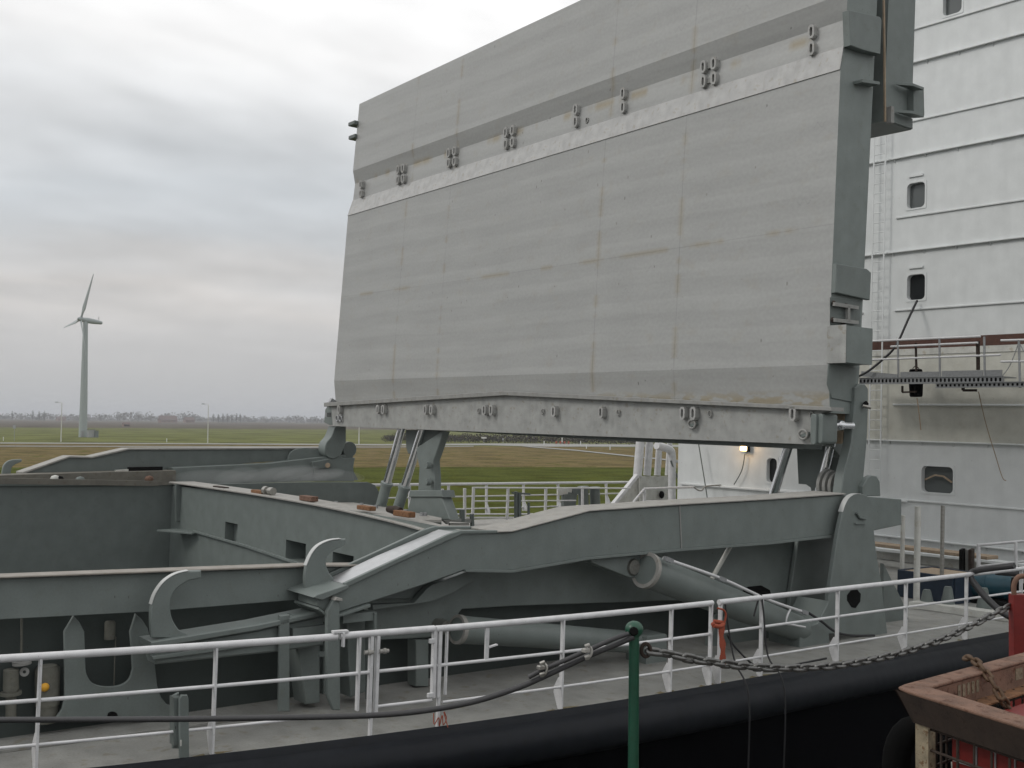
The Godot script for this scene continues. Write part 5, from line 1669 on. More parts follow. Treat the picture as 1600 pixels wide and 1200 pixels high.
func guard_rails() -> void:
	var X := [2.893, 4.421, 5.631, 5.872, 6.005, 6.076, 6.724, 6.854, 8.417, 10.123, 10.857, 11.013, 11.834, 13.503, 15.216, 16.94]
	var t := thing("guard_rail", "white guard rail on the left, up to the gate", "guard rail", on_edge(X[1], 0), "white guard rails along the near deck edge")
	rail_run(t, -4.0, X[2], 1.05, 0.036, "top_rail")
	rail_run(t, -4.0, X[4], 0.66, 0.019, "middle_rail")
	rail_run(t, -4.0, X[2] - 0.35, 0.265, 0.015, "lower_rail")
	for x: float in [-0.3, 1.2]: rail_post(t, x)
	rail_post(t, X[0])
	rail_post(t, X[1])
	var st := S()
	bar(st, on_edge(X[2] - 0.05, 1.1), on_edge(X[2] + 0.11, 1.10), 0.07, 0.022, Vector3.BACK)
	put("latch_plate", st, M.rail, t)
	st = S()
	bar(st, on_edge(X[2] + 0.05, 1.09) + Vector3(0, 0, 0.03), on_edge(X[2] + 0.05, 0.95) + Vector3(0, 0, 0.03), 0.04, 0.02)
	put("latch_pin", st, M.rail, t)

	t = thing("rail_gate", "white gangway gate section in the rail with hinge rods", "gate", on_edge(X[5], 0))
	rail_run(t, X[2] + 0.03, X[6], 1.055, 0.036, "top_rail")
	rail_run(t, X[5], X[6], 0.66, 0.019, "middle_rail")
	rail_run(t, X[5], X[6], 0.30, 0.017, "lower_rail")
	for x: float in [X[3], X[4], X[5]]:
		st = S()
		box(st, on_edge(x, 0.62 if x != X[3] else 0.66), Vector3(0.035 if x != X[3] else 0.024, 0.86 if x != X[3] else 0.76, 0.05), 0.005)
		put("post", st, M.rail, t)
	st = S()
	box(st, on_edge(X[4] + 0.02, 0.10), Vector3(0.03, 0.22, 0.04), 0.004)
	put("socket_leg", st, M.rail, t)
	for q: Array in [[X[4] - 0.04, 0.87], [X[5] + 0.06, 0.87]]:
		st = S()
		turned(st, on_edge(q[0] - 0.05, q[1]) + Vector3(0, 0, 0.03), on_edge(q[0] + 0.05, q[1]) + Vector3(0, 0, 0.03), [Vector2(0, 0), Vector2(0, 0.022), Vector2(0.4, 0.022), Vector2(0.4, 0.03), Vector2(0.7, 0.03), Vector2(0.7, 0.02), Vector2(1, 0.02), Vector2(1, 0)], 10)
		put("hinge_bolt", st, M.walked, t)

	t = thing("guard_rail", "white guard rail in the middle, from the gate to the orange strap", "guard rail", on_edge(X[8], 0), "white guard rails along the near deck edge")
	rail_run(t, X[6] + 0.02, X[10], 1.05, 0.036, "top_rail")
	rail_run(t, X[6] + 0.04, X[10], 0.66, 0.019, "middle_rail")
	rail_run(t, X[7], X[10], 0.265, 0.015, "lower_rail")
	for x: float in [X[6] + 0.01, X[7] - 0.06]:
		st = S()
		box(st, on_edge(x, 0.70), Vector3(0.04, 0.76, 0.05), 0.005)
		put("post", st, M.rail, t)
	st = S()
	box(st, on_edge(X[7] + 0.03, 0.70), Vector3(0.022, 0.72, 0.03), 0.004)
	put("post", st, M.rail, t)
	st = S()
	box(st, on_edge(X[7] - 0.05, 0.16), Vector3(0.03, 0.34, 0.04), 0.004)
	put("socket_leg", st, M.rail, t)
	for q: Array in [[X[6] - 0.03, 0.93], [X[6] - 0.03, 0.36]]:
		st = S()
		box(st, on_edge(q[0], q[1]) + Vector3(0, 0, 0.02), Vector3(0.07, 0.05, 0.03), 0.006)
		put("hinge_block", st, M.rail, t)
	rail_post(t, X[8])
	rail_post(t, X[9])
	rail_post(t, X[10] - 0.02)
	# half-length post carrying a hook, a little inboard
	var p := on_edge([7.387][0], 0)
	st = S()
	box(st, p + Vector3(0, 0.84, 0), Vector3(0.05, 0.36, 0.02), 0.004)
	put("hanging_post", st, M.rail, t)
	st = S()
	bar(st, p + Vector3(0.02, 0.80, 0), p + Vector3(0.14, 0.82, 0), 0.04, 0.015)
	put("hook", st, M.rail, t)

	t = thing("guard_rail", "white guard rail on the right, from the orange strap past the tower", "guard rail", on_edge(X[13], 0), "white guard rails along the near deck edge")
	rail_run(t, X[11] - 0.03, 30.0, 1.05, 0.036, "top_rail")
	rail_run(t, X[11], 30.0, 0.66, 0.019, "middle_rail")
	rail_run(t, X[11], 30.0, 0.265, 0.015, "lower_rail")
	for i in range(11, 16): rail_post(t, X[i])
	for k in 6: rail_post(t, X[15] + 1.75 + 1.75 * k)

	# orange strap tied round the joint of the two rails
	p = on_edge(X[10] + 0.06, 0) + Vector3(0, 0, 0.06)
	t = thing("strap", "faded orange lashing strap tied round the rail posts", "strap", p + Vector3(0, 0.3, 0))
	st = S()
	tube(st, curve([p + Vector3(-0.11, 0.78, 0.02), p + Vector3(-0.02, 0.765, 0.045), p + Vector3(0.09, 0.79, 0.0), p + Vector3(0.0, 0.80, -0.10), p + Vector3(-0.11, 0.78, 0.02)], 5), 0.028, 8)
	put("knot_band", st, M.orange, t)
	st = S()
	var run := curve([p + Vector3(0.01, 0.78, 0.05), p + Vector3(0.00, 0.64, 0.05), p + Vector3(0.03, 0.50, 0.055), p + Vector3(0.035, 0.36, 0.05), p + Vector3(0.065, 0.24, 0.05)], 6)
	for i in run.size() - 1:
		bar(st, run[i], run[i + 1], 0.085 + 0.02 * sin(i * 0.8), 0.016, Vector3.RIGHT)
	put("hanging_end", st, M.orange, t)
	st = S()
	tube(st, curve([p + Vector3(-0.03, 0.99, 0.0), p + Vector3(0.05, 0.965, 0.03), p + Vector3(0.10, 0.90, 0.03), p + Vector3(0.075, 0.80, 0.03)], 6), 0.014, 6)
	put("cord", st, M.orange, t)
	# ropes
	hang("rope", "thin black rope hanging down the hull below the orange strap", [on_edge(X[11] + 0.08, 1.06), on_edge(X[11] + 0.11, 0.7) + Vector3(0, 0, 0.05), on_edge(X[11] + 0.13, 0.3) + Vector3(0, 0, 0.15), on_edge(X[11] + 0.16, -0.1) + Vector3(0, 0, 0.36), on_edge(X[11] + 0.2, -1.2) + Vector3(0, 0, 0.34), on_edge(X[11] + 0.24, -2.6) + Vector3(0, 0, 0.3)], 0.012, M.rope)
	hang("rope", "black rope slung from the strap down to the deck", [on_edge(X[11] + 0.1, 0.62) + Vector3(0, 0, 0.04), on_edge(X[11] + 0.35, 0.42) + Vector3(0, 0, -0.02), on_edge(X[11] + 0.85, 0.12) + Vector3(0, 0, -0.1), on_edge(X[11] + 1.4, 0.02) + Vector3(0, 0, -0.2), on_edge(X[11] + 2.6, 0.015) + Vector3(0, 0, -0.25)], 0.013, M.rope)
	hang("rope", "black rope looped over the rail left of the hinge tower and hanging overboard", [on_edge(X[12] - 0.10, 0.80) + Vector3(0, 0, -0.05), on_edge(X[12] - 0.03, 1.09) + Vector3(0, 0, 0.0), on_edge(X[12] - 0.02, 0.85) + Vector3(0, 0, 0.05), on_edge(X[12] + 0.0, 0.3) + Vector3(0, 0, 0.12), on_edge(X[12] + 0.05, -0.1) + Vector3(0, 0, 0.36), on_edge(X[12] + 0.1, -1.4) + Vector3(0, 0, 0.33), on_edge(X[12] + 0.13, -2.6) + Vector3(0, 0, 0.3)], 0.013, M.rope)
	hang("cord", "tangle of frayed orange cord at the foot of the gate post", [on_edge(X[7] - 0.10, 0.16), on_edge(X[7] - 0.11, 0.05) + Vector3(0, 0, 0.03), on_edge(X[7] - 0.07, 0.12) + Vector3(0, 0, 0.05), on_edge(X[7] - 0.06, 0.03) + Vector3(0, 0, 0.05), on_edge(X[7] - 0.03, 0.14) + Vector3(0, 0, 0.05), on_edge(X[7] - 0.02, 0.04) + Vector3(0, 0, 0.06), on_edge(X[7] + 0.03, 0.10) + Vector3(0, 0, 0.04), on_edge(X[7] - 0.01, 0.17) + Vector3(0, 0, 0.05), on_edge(X[7] + 0.01, 0.02) + Vector3(0, 0, 0.10)], 0.0055, M.orange)

# ---------------------------------------------------------------- far side of the ship
func far_side() -> void:
	var t := thing("hatch_lifter", "far dark grey lifting arm lying along the other side of the hatch", "lifting arm", Vector3(12, 1.9, -28))
	var st := S()
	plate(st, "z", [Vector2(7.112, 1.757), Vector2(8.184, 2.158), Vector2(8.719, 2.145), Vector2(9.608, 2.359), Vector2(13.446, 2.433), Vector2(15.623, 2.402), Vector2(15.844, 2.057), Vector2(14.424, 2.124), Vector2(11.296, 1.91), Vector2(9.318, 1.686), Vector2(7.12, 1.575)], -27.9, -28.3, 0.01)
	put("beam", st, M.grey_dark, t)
	st = S()
	plate(st, "z", [Vector2(7.106, 1.788), Vector2(8.177, 2.182), Vector2(8.711, 2.17), Vector2(9.601, 2.384), Vector2(15.609, 2.476), Vector2(15.61, 2.43), Vector2(9.602, 2.344), Vector2(8.713, 2.13), Vector2(8.178, 2.143), Vector2(7.108, 1.743)], -27.85, -28.4, 0.004)
	put("top_flange", st, M.walked, t)
	st = S()
	plate(st, "z", curve2([Vector2(13.965, 2.091), Vector2(14.034, 2.302), Vector2(14.204, 2.41), Vector2(14.458, 2.448)], 3) + [Vector2(15.466, 2.35), Vector2(15.478, 2.06)], -27.78, -27.86, 0.006)
	put("end_plate", st, M.grey, t)
	st = S()
	bar(st, Vector3(9.213, 1.813, -27.6), Vector3(9.56, 1.836, -27.6), 0.08, 0.08)
	put("pipe", st, M.white_old, t)
	st = S()
	bar(st, Vector3(9.527, 1.844, -27.6), Vector3(10.387, 1.859, -27.6), 0.10, 0.16)
	put("pipe_sleeve", st, M.dark, t)
	hook("hook_plate", "small curved grey hook plate at the left edge beyond the far coaming", -27.95, -28.05, curve2([Vector2(7.109, 2.094), Vector2(6.852, 2.07), Vector2(6.716, 1.949), Vector2(6.683, 1.723)], 4) + [Vector2(6.69, 1.572), Vector2(6.931, 1.571)] + curve2([Vector2(6.879, 1.783), Vector2(6.915, 1.934), Vector2(7.111, 2.041)], 3))
	# raised side strip beyond the far coaming
	t = thing("side_box", "brownish grey side box beyond the far edge of the hatch", "support structure", Vector3(9, 1.4, -27.6))
	st = S()
	plate(st, "z", [Vector2(5.704, 1.716), Vector2(7.07, 1.768), Vector2(9.146, 1.823), Vector2(10.676, 1.852), Vector2(10.693, 1.447), Vector2(5.714, 1.499)], -27.4, -27.9, 0.01)
	put("side_plate", st, M.side_brown, t)
	st = S()
	plate(st, "z", [Vector2(10.629, 1.912), Vector2(13.27, 2.032), Vector2(15.608, 2.29), Vector2(15.874, 1.839), Vector2(16.051, 1.567), Vector2(10.731, 1.473)], -27.5, -27.9, 0.01)
	put("side_plate", st, M.grey, t)
	for p: Array in [[Vector3(7.679, 1.671, -27.2), "white_old"], [Vector3(7.767, 1.656, -27.2), "dark"], [Vector3(9.922, 1.65, -27.2), "rust"], [Vector3(8.253, 1.637, -27.2), "grey_dark"]]:
		st = S()
		ball(st, p[0], Vector3(0.12, 0.09, 0.1), 8)
		put("locking_pin", st, M[p[1]], t)
	# far hinge
	t = thing("hinge_tower", "dark far hinge tower with round lugs under the hatch cover's far end", "hinge tower", Vector3(15.8, 1.3, -27.8))
	st = S()
	plate(st, "z", curve2([Vector2(15.19, 3.074), Vector2(15.08, 2.786), Vector2(14.927, 2.605), Vector2(14.897, 2.356), Vector2(15.003, 2.215), Vector2(15.166, 2.162)], 3) + [Vector2(15.405, 2.253), Vector2(15.553, 2.65), Vector2(15.535, 3.082)], -27.4, -27.8, 0.015)
	put("link_plate", st, M.grey, t)
	st = S()
	plate(st, "z", arc(Vector2(15.742, 2.432), 0.22, -60, 240, 14) + [Vector2(15.478, 1.835), Vector2(15.89, 1.834)], -27.5, -27.7, 0.012)
	put("lug", st, M.grey_dark, t)
	st = S()
	plate(st, "z", [Vector2(14.559, 2.069), Vector2(15.032, 2.177), Vector2(15.433, 2.251), Vector2(15.497, 2.179), Vector2(15.888, 2.2), Vector2(15.822, 1.783), Vector2(15.894, 1.529), Vector2(14.659, 1.538)], -27.45, -27.9, 0.012)
	put("tower_plate", st, M.grey, t)
	st = S()
	plate(st, "z", [Vector2(14.46, 2.075), Vector2(14.99, 2.165), Vector2(15.096, 2.041), Vector2(15.04, 1.917), Vector2(14.506, 1.917)], -27.3, -27.4, 0.01)
	put("latch_block", st, M.grey_dark, t)
	st = S()
	turned(st, Vector3(14.915, 1.995, -27.25), Vector3(14.97, 1.99, -27.35), [Vector2(0, 0), Vector2(0, 0.07), Vector2(1, 0.07)], 12)
	put("pin", st, M.wood, t)
	# far bulkhead closing the view behind the end coaming
	t = thing("bulkhead", "dark grey bulkhead plate behind the end of the hatch", "bulkhead", Vector3(13, 0, -26.4))
	st = S()
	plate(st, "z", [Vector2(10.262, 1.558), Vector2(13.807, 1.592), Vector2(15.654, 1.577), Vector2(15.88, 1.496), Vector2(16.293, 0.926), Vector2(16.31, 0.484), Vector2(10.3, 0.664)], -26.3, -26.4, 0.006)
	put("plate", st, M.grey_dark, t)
	# machinery platform with the rods
	t = thing("machinery_platform", "pale worn steel platform behind the end coaming, bearing the rods", "platform", Vector3(13, 0, -22))
	st = S()
	plate(st, "y", [Vector2(14.122, -26.86), Vector2(15.114, -26.125), Vector2(15.097, -23.907), Vector2(14.705, -21.331), Vector2(14.413, -20.905), Vector2(13.452, -21.232), Vector2(11.835, -20.212), Vector2(12.472, -23.702)], 0.98, 1.05, 0.008)
	put("top_plate", st, M.walked, t)
	st = S()
	plate(st, "y", [Vector2(14.451, -26.752), Vector2(15.222, -26.309), Vector2(15.219, -24.097), Vector2(14.84, -21.526), Vector2(14.646, -21.241), Vector2(13.67, -21.575)], 0.0, 0.98, 0.008)
	put("skirt", st, M.grey, t)
	for p: Vector3 in [Vector3(13.565, 1.08, -25.449), Vector3(14.344, 1.08, -25.686), Vector3(14.668, 1.08, -24.924), Vector3(14.709, 1.08, -24.261), Vector3(14.681, 1.08, -22.837), Vector3(14.545, 1.08, -21.926), Vector3(14.619, 1.08, -21.902)]:
		st = S()
		cyl(st, p - Vector3(0, 0.04, 0), p + Vector3(0, 0.05, 0), 0.05, 8)
		put("bolt", st, M.galv, t)
	# pairs of shiny rods
	rod_pair("shiny lifting rod of the far pair, the left one", Vector3(15.3, 0.958, -25.041), Vector3(15.4, 3.057, -24.298), Vector3(15.35, 1.687, -24.882), 0.14)
	rod_pair("shiny lifting rod of the far pair, the right one", Vector3(15.3, 0.939, -24.222), Vector3(15.4, 3.077, -23.312), Vector3(15.35, 1.685, -24.073), 0.14)
	rod_pair("shiny lifting rod of the near pair, the left one", Vector3(15.95, 1.922, -12.803), Vector3(15.95, 3.103, -12.396), Vector3(15.95, 2.108, -12.765), 0.11)
	rod_pair("shiny lifting rod of the near pair, the right one", Vector3(15.95, 2.075, -11.801), Vector3(15.95, 3.13, -11.512), Vector3(15.95, 2.242, -11.766), 0.10)
	# hinge post in the middle
	t = thing("hinge_post", "dark grey middle hinge post on a flared foot under the hatch cover", "hinge post", Vector3(15.2, 0, -22))
	st = S()
	plate(st, "x", [Vector2(-23.437, 1.484), Vector2(-22.164, 1.567), Vector2(-22.048, 1.437), Vector2(-21.698, 0.96), Vector2(-23.692, 0.791), Vector2(-23.457, 1.322)], 15.2, 15.5, 0.02)
	put("foot", st, M.grey, t)
	st = S()
	plate(st, "x", [Vector2(-23.423, 1.549), Vector2(-22.041, 1.638), Vector2(-21.977, 1.473), Vector2(-23.471, 1.37)], 15.15, 15.55, 0.02)
	put("foot_flange", st, M.grey, t)
	st = S()
	plate(st, "x", [Vector2(-23.121, 1.568), Vector2(-23.097, 2.14), Vector2(-23.197, 2.358), Vector2(-23.271, 2.611), Vector2(-22.166, 3.051), Vector2(-22.085, 3.052), Vector2(-22.408, 2.453), Vector2(-22.484, 2.325), Vector2(-22.406, 1.94), Vector2(-22.386, 1.584), Vector2(-22.69, 1.533)], 15.2, 15.4, 0.015)
	put("link_plate", st, M.grey, t)
	st = S()
	plate(st, "x", [Vector2(-24.179, 3.045), Vector2(-22.495, 3.081), Vector2(-22.847, 2.374), Vector2(-23.42, 2.351), Vector2(-23.663, 2.47), Vector2(-24.02, 2.441), Vector2(-24.12, 2.585)], 15.45, 15.6, 0.01)
	put("back_plate", st, M.grey_dark, t)
	for p: Vector3 in [Vector3(15.05, 2.214, -22.533), Vector3(15.05, 1.811, -22.51)]:
		st = S()
		turned(st, p + Vector3(-0.03, 0, 0), p + Vector3(0.08, 0, 0), [Vector2(0, 0), Vector2(0, 0.07), Vector2(0.4, 0.09), Vector2(1, 0.09)], 14)
		put("pin", st, M.grey, t)
	t = thing("hinge_post", "dark grey plate hinge bracket between the near pair of rods", "hinge post", Vector3(16.2, 2.102, -12.136))
	st = S()
	plate(st, "x", [Vector2(-12.406, 3.038), Vector2(-11.77, 3.059), Vector2(-11.811, 2.569), Vector2(-11.911, 2.252), Vector2(-11.962, 2.17), Vector2(-12.056, 2.164), Vector2(-12.087, 2.307), Vector2(-12.183, 2.358), Vector2(-12.348, 2.359)], 16.15, 16.25, 0.01)
	put("bracket_plate", st, M.grey_dark, t)
	st = S()
	plate(st, "x", [Vector2(-11.894, 3.011), Vector2(-11.761, 2.994), Vector2(-11.522, 2.804), Vector2(-11.542, 2.527), Vector2(-11.743, 2.183), Vector2(-11.956, 2.169)], 16.3, 16.5, 0.01)
	put("back_plate", st, M.grey_dark, t)
	# fittings along the end coaming top
	var crest := func(z: float) -> float:
		var q := (z + 19.4) / 7.5
		return 1.585 - 0.10 * q * q - 0.012 * q + 0.035
	var fit := [["cleat_block", "rust brown wooden block on the end coaming, nearest the arm", Vector2(-16.382, 1.48).x, Vector3(0.14, 0.10, 0.5), "ochre"], ["cleat_block", "rust brown block on the end coaming, second from the arm", Vector2(-17.669, 1.519).x, Vector3(0.14, 0.08, 0.45), "ochre"], ["cleat_block", "short red-brown block on the end coaming between two pale brackets", Vector2(-19.912, 1.552).x, Vector3(0.16, 0.10, 0.5), "rust"], ["cleat_block", "small brown block far along the end coaming", Vector2(-22.166, 1.578).x, Vector3(0.16, 0.08, 0.5), "ochre"], ["cleat_block", "tiny brown block on the end coaming near the far corner", Vector2(-24.188, 1.588).x, Vector3(0.14, 0.06, 0.6), "rust_dark"]]
	for f: Array in fit:
		st = S()
		var hh: Vector3 = f[3]
		box(st, Vector3(10.5, crest.call(f[2]) + hh.y * 0.5, f[2]), hh, 0.01)
		single(f[0], st, M[f[4]], f[1], "block", "blocks on the end coaming")
	var bz: float = Vector2(-16.782, 1.479).x
	st = S()
	turned(st, Vector3(10.55, crest.call(bz) + 0.08, bz - 0.2), Vector3(10.55, crest.call(bz) + 0.08, bz + 0.2), [Vector2(0, 0), Vector2(0, 0.06), Vector2(0.5, 0.08), Vector2(1, 0.06), Vector2(1, 0)], 10)
	single("locking_bolt", st, M.rust_dark, "dark rusty bolt beside the nearest rust brown block", "bolt")
	bz = Vector2(-21.699, 1.582).x
	st = S()
	turned(st, Vector3(10.5, crest.call(bz) + 0.09, bz - 0.2), Vector3(10.5, crest.call(bz) + 0.09, bz + 0.2), [Vector2(0, 0), Vector2(0, 0.09), Vector2(0.3, 0.09), Vector2(0.3, 0.05), Vector2(0.6, 0.05), Vector2(0.6, 0.08), Vector2(1, 0.08), Vector2(1, 0)], 12)
	single("locking_bolt", st, M.steel, "dull steel bolt beside the small brown block far along the coaming", "bolt")
	for f: Array in [["pale wedge bracket on the end coaming left of the red-brown block", [Vector2(-20.71, 1.465), Vector2(-20.578, 1.592), Vector2(-20.246, 1.629), Vector2(-20.235, 1.488)]], ["pale wedge bracket on the end coaming right of the red-brown block", [Vector2(-19.903, 1.423), Vector2(-19.863, 1.605), Vector2(-19.572, 1.626), Vector2(-19.351, 1.454)]]]:
		st = S()
		plate(st, "x", f[1], 10.5, 10.7, 0.008)
		single("wedge_bracket", st, M.walked, f[0], "bracket", "wedge brackets on the end coaming")
	t = thing("pipe_run", "pair of pale pipes lying along the end coaming top", "pipes", Vector3(10.8, 1.565, -20.542))
	for l: Array in [[Vector3(10.75, 1.525, -26.505), Vector3(10.75, 1.523, -20.952)], [Vector3(10.75, 1.558, -19.766), Vector3(10.75, 1.516, -18.377)], [Vector3(10.85, 1.572, -19.556), Vector3(10.85, 1.54, -18.192)]]:
		st = S()
		cyl(st, l[0], l[1], 0.03, 8)
		put("pipe", st, M.walked, t)
	st = S()
	tube(st, [Vector3(10.75, 1.427, -18.564), Vector3(10.75, 1.476, -18.567), Vector3(10.75, 1.514, -17.952), Vector3(10.75, 1.466, -17.949)], 0.014, 6)
	put("handle", st, M.rust_dark, t)
	# far guard rail
	t = thing("guard_rail", "white guard rail on the far deck edge, in front of the grass", "guard rail", Vector3(24, 0, -29.2))
	var far_rail := func(y: float, r: float, n: String, x0: float, x1: float) -> void:
		var s2 := S()
		cyl(s2, Vector3(x0, y, -29.3), Vector3(x1, y, -29.3), r, 10)
		put(n, s2, M.rail, t)
	far_rail.call(Vector3(24.129, 1.3, -29.3).y, 0.045, "top_rail", 16.2, 29.5)
	far_rail.call(Vector3(24.144, 0.896, -29.3).y, 0.025, "middle_rail", 16.6, 29.5)
	far_rail.call(Vector3(24.159, 0.492, -29.3).y, 0.025, "lower_rail", 16.6, 29.5)
	for a: Array in [[Vector3(20.432, 1.27, -29.3), Vector3(20.444, 0.307, -29.3)], [Vector3(18.945, 1.285, -29.3), Vector3(18.982, 0.345, -29.3)], [Vector3(21.946, 1.277, -29.3), Vector3(21.984, 0.287, -29.3)], [Vector3(23.513, 1.284, -29.3), Vector3(23.547, 0.376, -29.3)], [Vector3(25.049, 1.292, -29.3), Vector3(25.082, 0.384, -29.3)], [Vector3(27.315, 1.296, -29.3), Vector3(27.376, 0.468, -29.3)]]:
		st = S()
		bar(st, a[0], a[1], 0.09, 0.05)
		var po := put("post", st, M.rail, t)
		st = S()
		var b: Vector3 = a[1]
		plate(st, "x", [Vector2(b.z, b.y + 0.4), Vector2(b.z + 0.18, b.y + 0.15), Vector2(b.z + 0.18, b.y), Vector2(b.z, b.y)], b.x - 0.02, b.x + 0.02, 0.002)
		put("gusset", st, M.rail, po)
	t = thing("guard_rail", "lower inner white rail in front of the far deck edge rail", "guard rail", Vector3(20.224, 0.255, -27.6))
	for l: Array in [[Vector3(20.184, 1.297, -27.6), Vector3(26.88, 1.201, -27.6), 0.025], [Vector3(20.249, 0.883, -27.6), Vector3(24.396, 0.827, -27.6), 0.02], [Vector3(19.257, 0.506, -27.6), Vector3(24.412, 0.384, -27.6), 0.025], [Vector3(19.261, 0.4, -27.6), Vector3(23.309, 0.288, -27.6), 0.03]]:
		st = S()
		cyl(st, l[0], l[1], l[2], 8)
		put("rail", st, M.rail, t)
	for l: Array in [[Vector3(19.016, 1.271, -27.6), Vector3(19.073, 0.424, -27.6)], [Vector3(19.846, 1.281, -27.6), Vector3(19.883, 0.324, -27.6)], [Vector3(20.184, 1.317, -27.6), Vector3(20.176, 0.257, -27.6)], [Vector3(21.534, 1.262, -27.6), Vector3(21.52, 0.277, -27.6)], [Vector3(23.083, 1.265, -27.6), Vector3(23.088, 0.418, -27.6)], [Vector3(24.663, 1.268, -27.6), Vector3(24.693, 0.44, -27.6)]]:
		st = S()
		cyl(st, l[0], l[1], 0.05, 8)
		put("post", st, M.rail, t)
	# pallet-like fitting and small ladder frame in front of it
	t = thing("steel_stand", "small grey steel frame standing on the deck behind the lifting arm", "frame", Vector3(19.231, 0.596, -24))
	for l: Array in [[Vector3(18.997, 1.429, -24), Vector3(19.028, 0.602, -24), 0.07], [Vector3(19.111, 1.392, -24), Vector3(19.141, 0.598, -24), 0.09], [Vector3(19.462, 1.121, -24), Vector3(19.48, 0.641, -24), 0.05], [Vector3(18.863, 1.395, -24), Vector3(19.499, 1.351, -24), 0.05]]:
		st = S()
		bar(st, l[0], l[1], l[2], l[2])
		put("bar", st, M.grey_dark, t)
	t = thing("deck_fitting", "low pale and grey pipe fitting beside the hinge post's foot", "fitting", Vector3(16.353, 0.719, -23))
	for l: Array in [[Vector3(16.014, 0.826, -23), Vector3(16.752, 0.772, -23), 0.09, "grey_worn"], [Vector3(16.096, 0.711, -23), Vector3(16.694, 0.692, -23), 0.06, "walked"], [Vector3(16.479, 1.072, -23), Vector3(16.491, 0.764, -23), 0.10, "grey_dark"], [Vector3(15.944, 1.101, -23), Vector3(15.994, 0.827, -23), 0.10, "grey_dark"], [Vector3(16.785, 0.951, -23), Vector3(16.817, 0.64, -23), 0.08, "grey_dark"], [Vector3(15.834, 0.927, -23), Vector3(16.055, 0.761, -23), 0.12, "grey_worn"]]:
		st = S()
		bar(st, l[0], l[1], l[2], l[2])
		put("pipe_piece", st, M[l[3]], t)
	t = thing("deck_walkway", "pale walkway plates along the far deck edge", "walkway", Vector3(22, 0, -28.2))
	st = S()
	plate(st, "y", [Vector2(17.5, -28.9), Vector2(29, -28.9), Vector2(29, -26.4), Vector2(17.5, -26.4)], 0.10, 0.18, 0.01)
	put("walkway_plate", st, M.walked, t)
	# winch at the far rail
	t = thing("mooring_winch", "dark mooring winch with two drums at the far rail", "winch", Vector3(24.907, 0.403, -28))
	for l: Array in [[Vector3(24.344, 1.013, -28), Vector3(24.366, 0.416, -28), 0.14], [Vector3(24.569, 1.052, -28), Vector3(24.479, 0.413, -28), 0.08]]:
		st = S()
		bar(st, l[0], l[1], l[2], 0.4)
		put("frame", st, M.grey_dark, t)
	for l: Array in [[Vector3(25.049, 1.261, -28), Vector3(25.105, 0.506, -28)], [Vector3(25.575, 1.234, -28), Vector3(25.631, 0.494, -28)]]:
		st = S()
		turned(st, l[0], l[1], [Vector2(0, 0), Vector2(0, 0.19), Vector2(0.08, 0.21), Vector2(0.1, 0.18), Vector2(0.9, 0.18), Vector2(0.92, 0.21), Vector2(1, 0.21), Vector2(1, 0)], 16)
		put("drum", st, M.grey_dark, t)
	st = S()
	bar(st, Vector3(23.921, 1.082, -28), Vector3(24.681, 1.094, -28), 0.06, 0.2)
	put("cover", st, M.white_old, t)
	st = S()
	bar(st, Vector3(24.537, 1.138, -28), Vector3(25.084, 1.088, -28), 0.12, 0.2)
	put("gear_box", st, M.grey_dark, t)
	# white bulwark and ventilation pipes at the deckhouse corner
	t = thing("bulwark", "white bulwark with sloping end beside the four vent pipes", "bulwark", Vector3(28.355, 0.5, -28.6))
	st = S()
	plate(st, "z", [Vector2(26.877, 0.486), Vector2(28.093, 1.559), Vector2(29.834, 1.551), Vector2(29.88, 0.233), Vector2(26.639, 0.313)], -28.6, -28.7, 0.01)
	put("bulwark_plate", st, M.white_old, t)
	st = S()
	bar(st, Vector3(26.696, 0.364, -28.5), Vector3(28.058, 1.588, -28.5), 0.16, 0.12)
	put("sloping_rail", st, M.rail, t)
	st = S()
	bar(st, Vector3(28.156, 1.519, -28.5), Vector3(28.232, 0.282, -28.5), 0.06, 0.06)
	put("stiffener", st, M.white_old, t)
	st = S()
	ball(st, Vector3(29.352, 0.883, -28.5), Vector3(0.13, 0.14, 0.06), 10)
	put("dark_hole", st, M.dark, t)
	var vents := [["white vent pipe at the deckhouse corner, leftmost and thickest of four", Vector3(28.239, 1.556, -28.65), Vector3(28.396, 3.496, -28.65), 0.16], ["white vent pipe at the deckhouse corner, second of four", Vector3(28.723, 1.577, -28.65), Vector3(28.855, 3.414, -28.65), 0.14], ["white vent pipe at the deckhouse corner, third of four", Vector3(29.25, 1.575, -28.65), Vector3(29.358, 3.238, -28.65), 0.12], ["white vent pipe at the deckhouse corner, rightmost and thinnest of four", Vector3(29.784, 1.572, -28.65), Vector3(29.868, 3.059, -28.65), 0.10]]
	for v: Array in vents:
		st = S()
		tube(st, [v[1], v[2]], v[3], 14)
		single("vent_pipe", st, M.rail, v[0], "vent pipe", "white vent pipes at the deckhouse corner")
	t = thing("davit", "white bent davit pipe in front of the deckhouse corner", "davit", Vector3(28.546, 0.377, -27.2))
	st = S()
	tube(st, curve([Vector3(28.55, 0.265, -27.2), Vector3(28.503, 1.611, -27.2), Vector3(28.477, 2.352, -27.2), Vector3(28.309, 2.574, -27.2), Vector3(27.701, 2.701, -27.2)], 5), 0.14, 12)
	put("pipe", st, M.rail, t)
	st = S()
	bar(st, Vector3(28.646, 2.15, -27.2), Vector3(29.135, 2.152, -27.2), 0.08, 0.1)
	put("bracket", st, M.white_old, t)
	st = S()
	tube(st, [Vector3(28.315, 2.176, -27.1), Vector3(28.725, 1.503, -27.1), Vector3(29.345, 0.592, -27.1)], 0.03, 6)
	put("fall_wire", st, M.grey_dark, t)
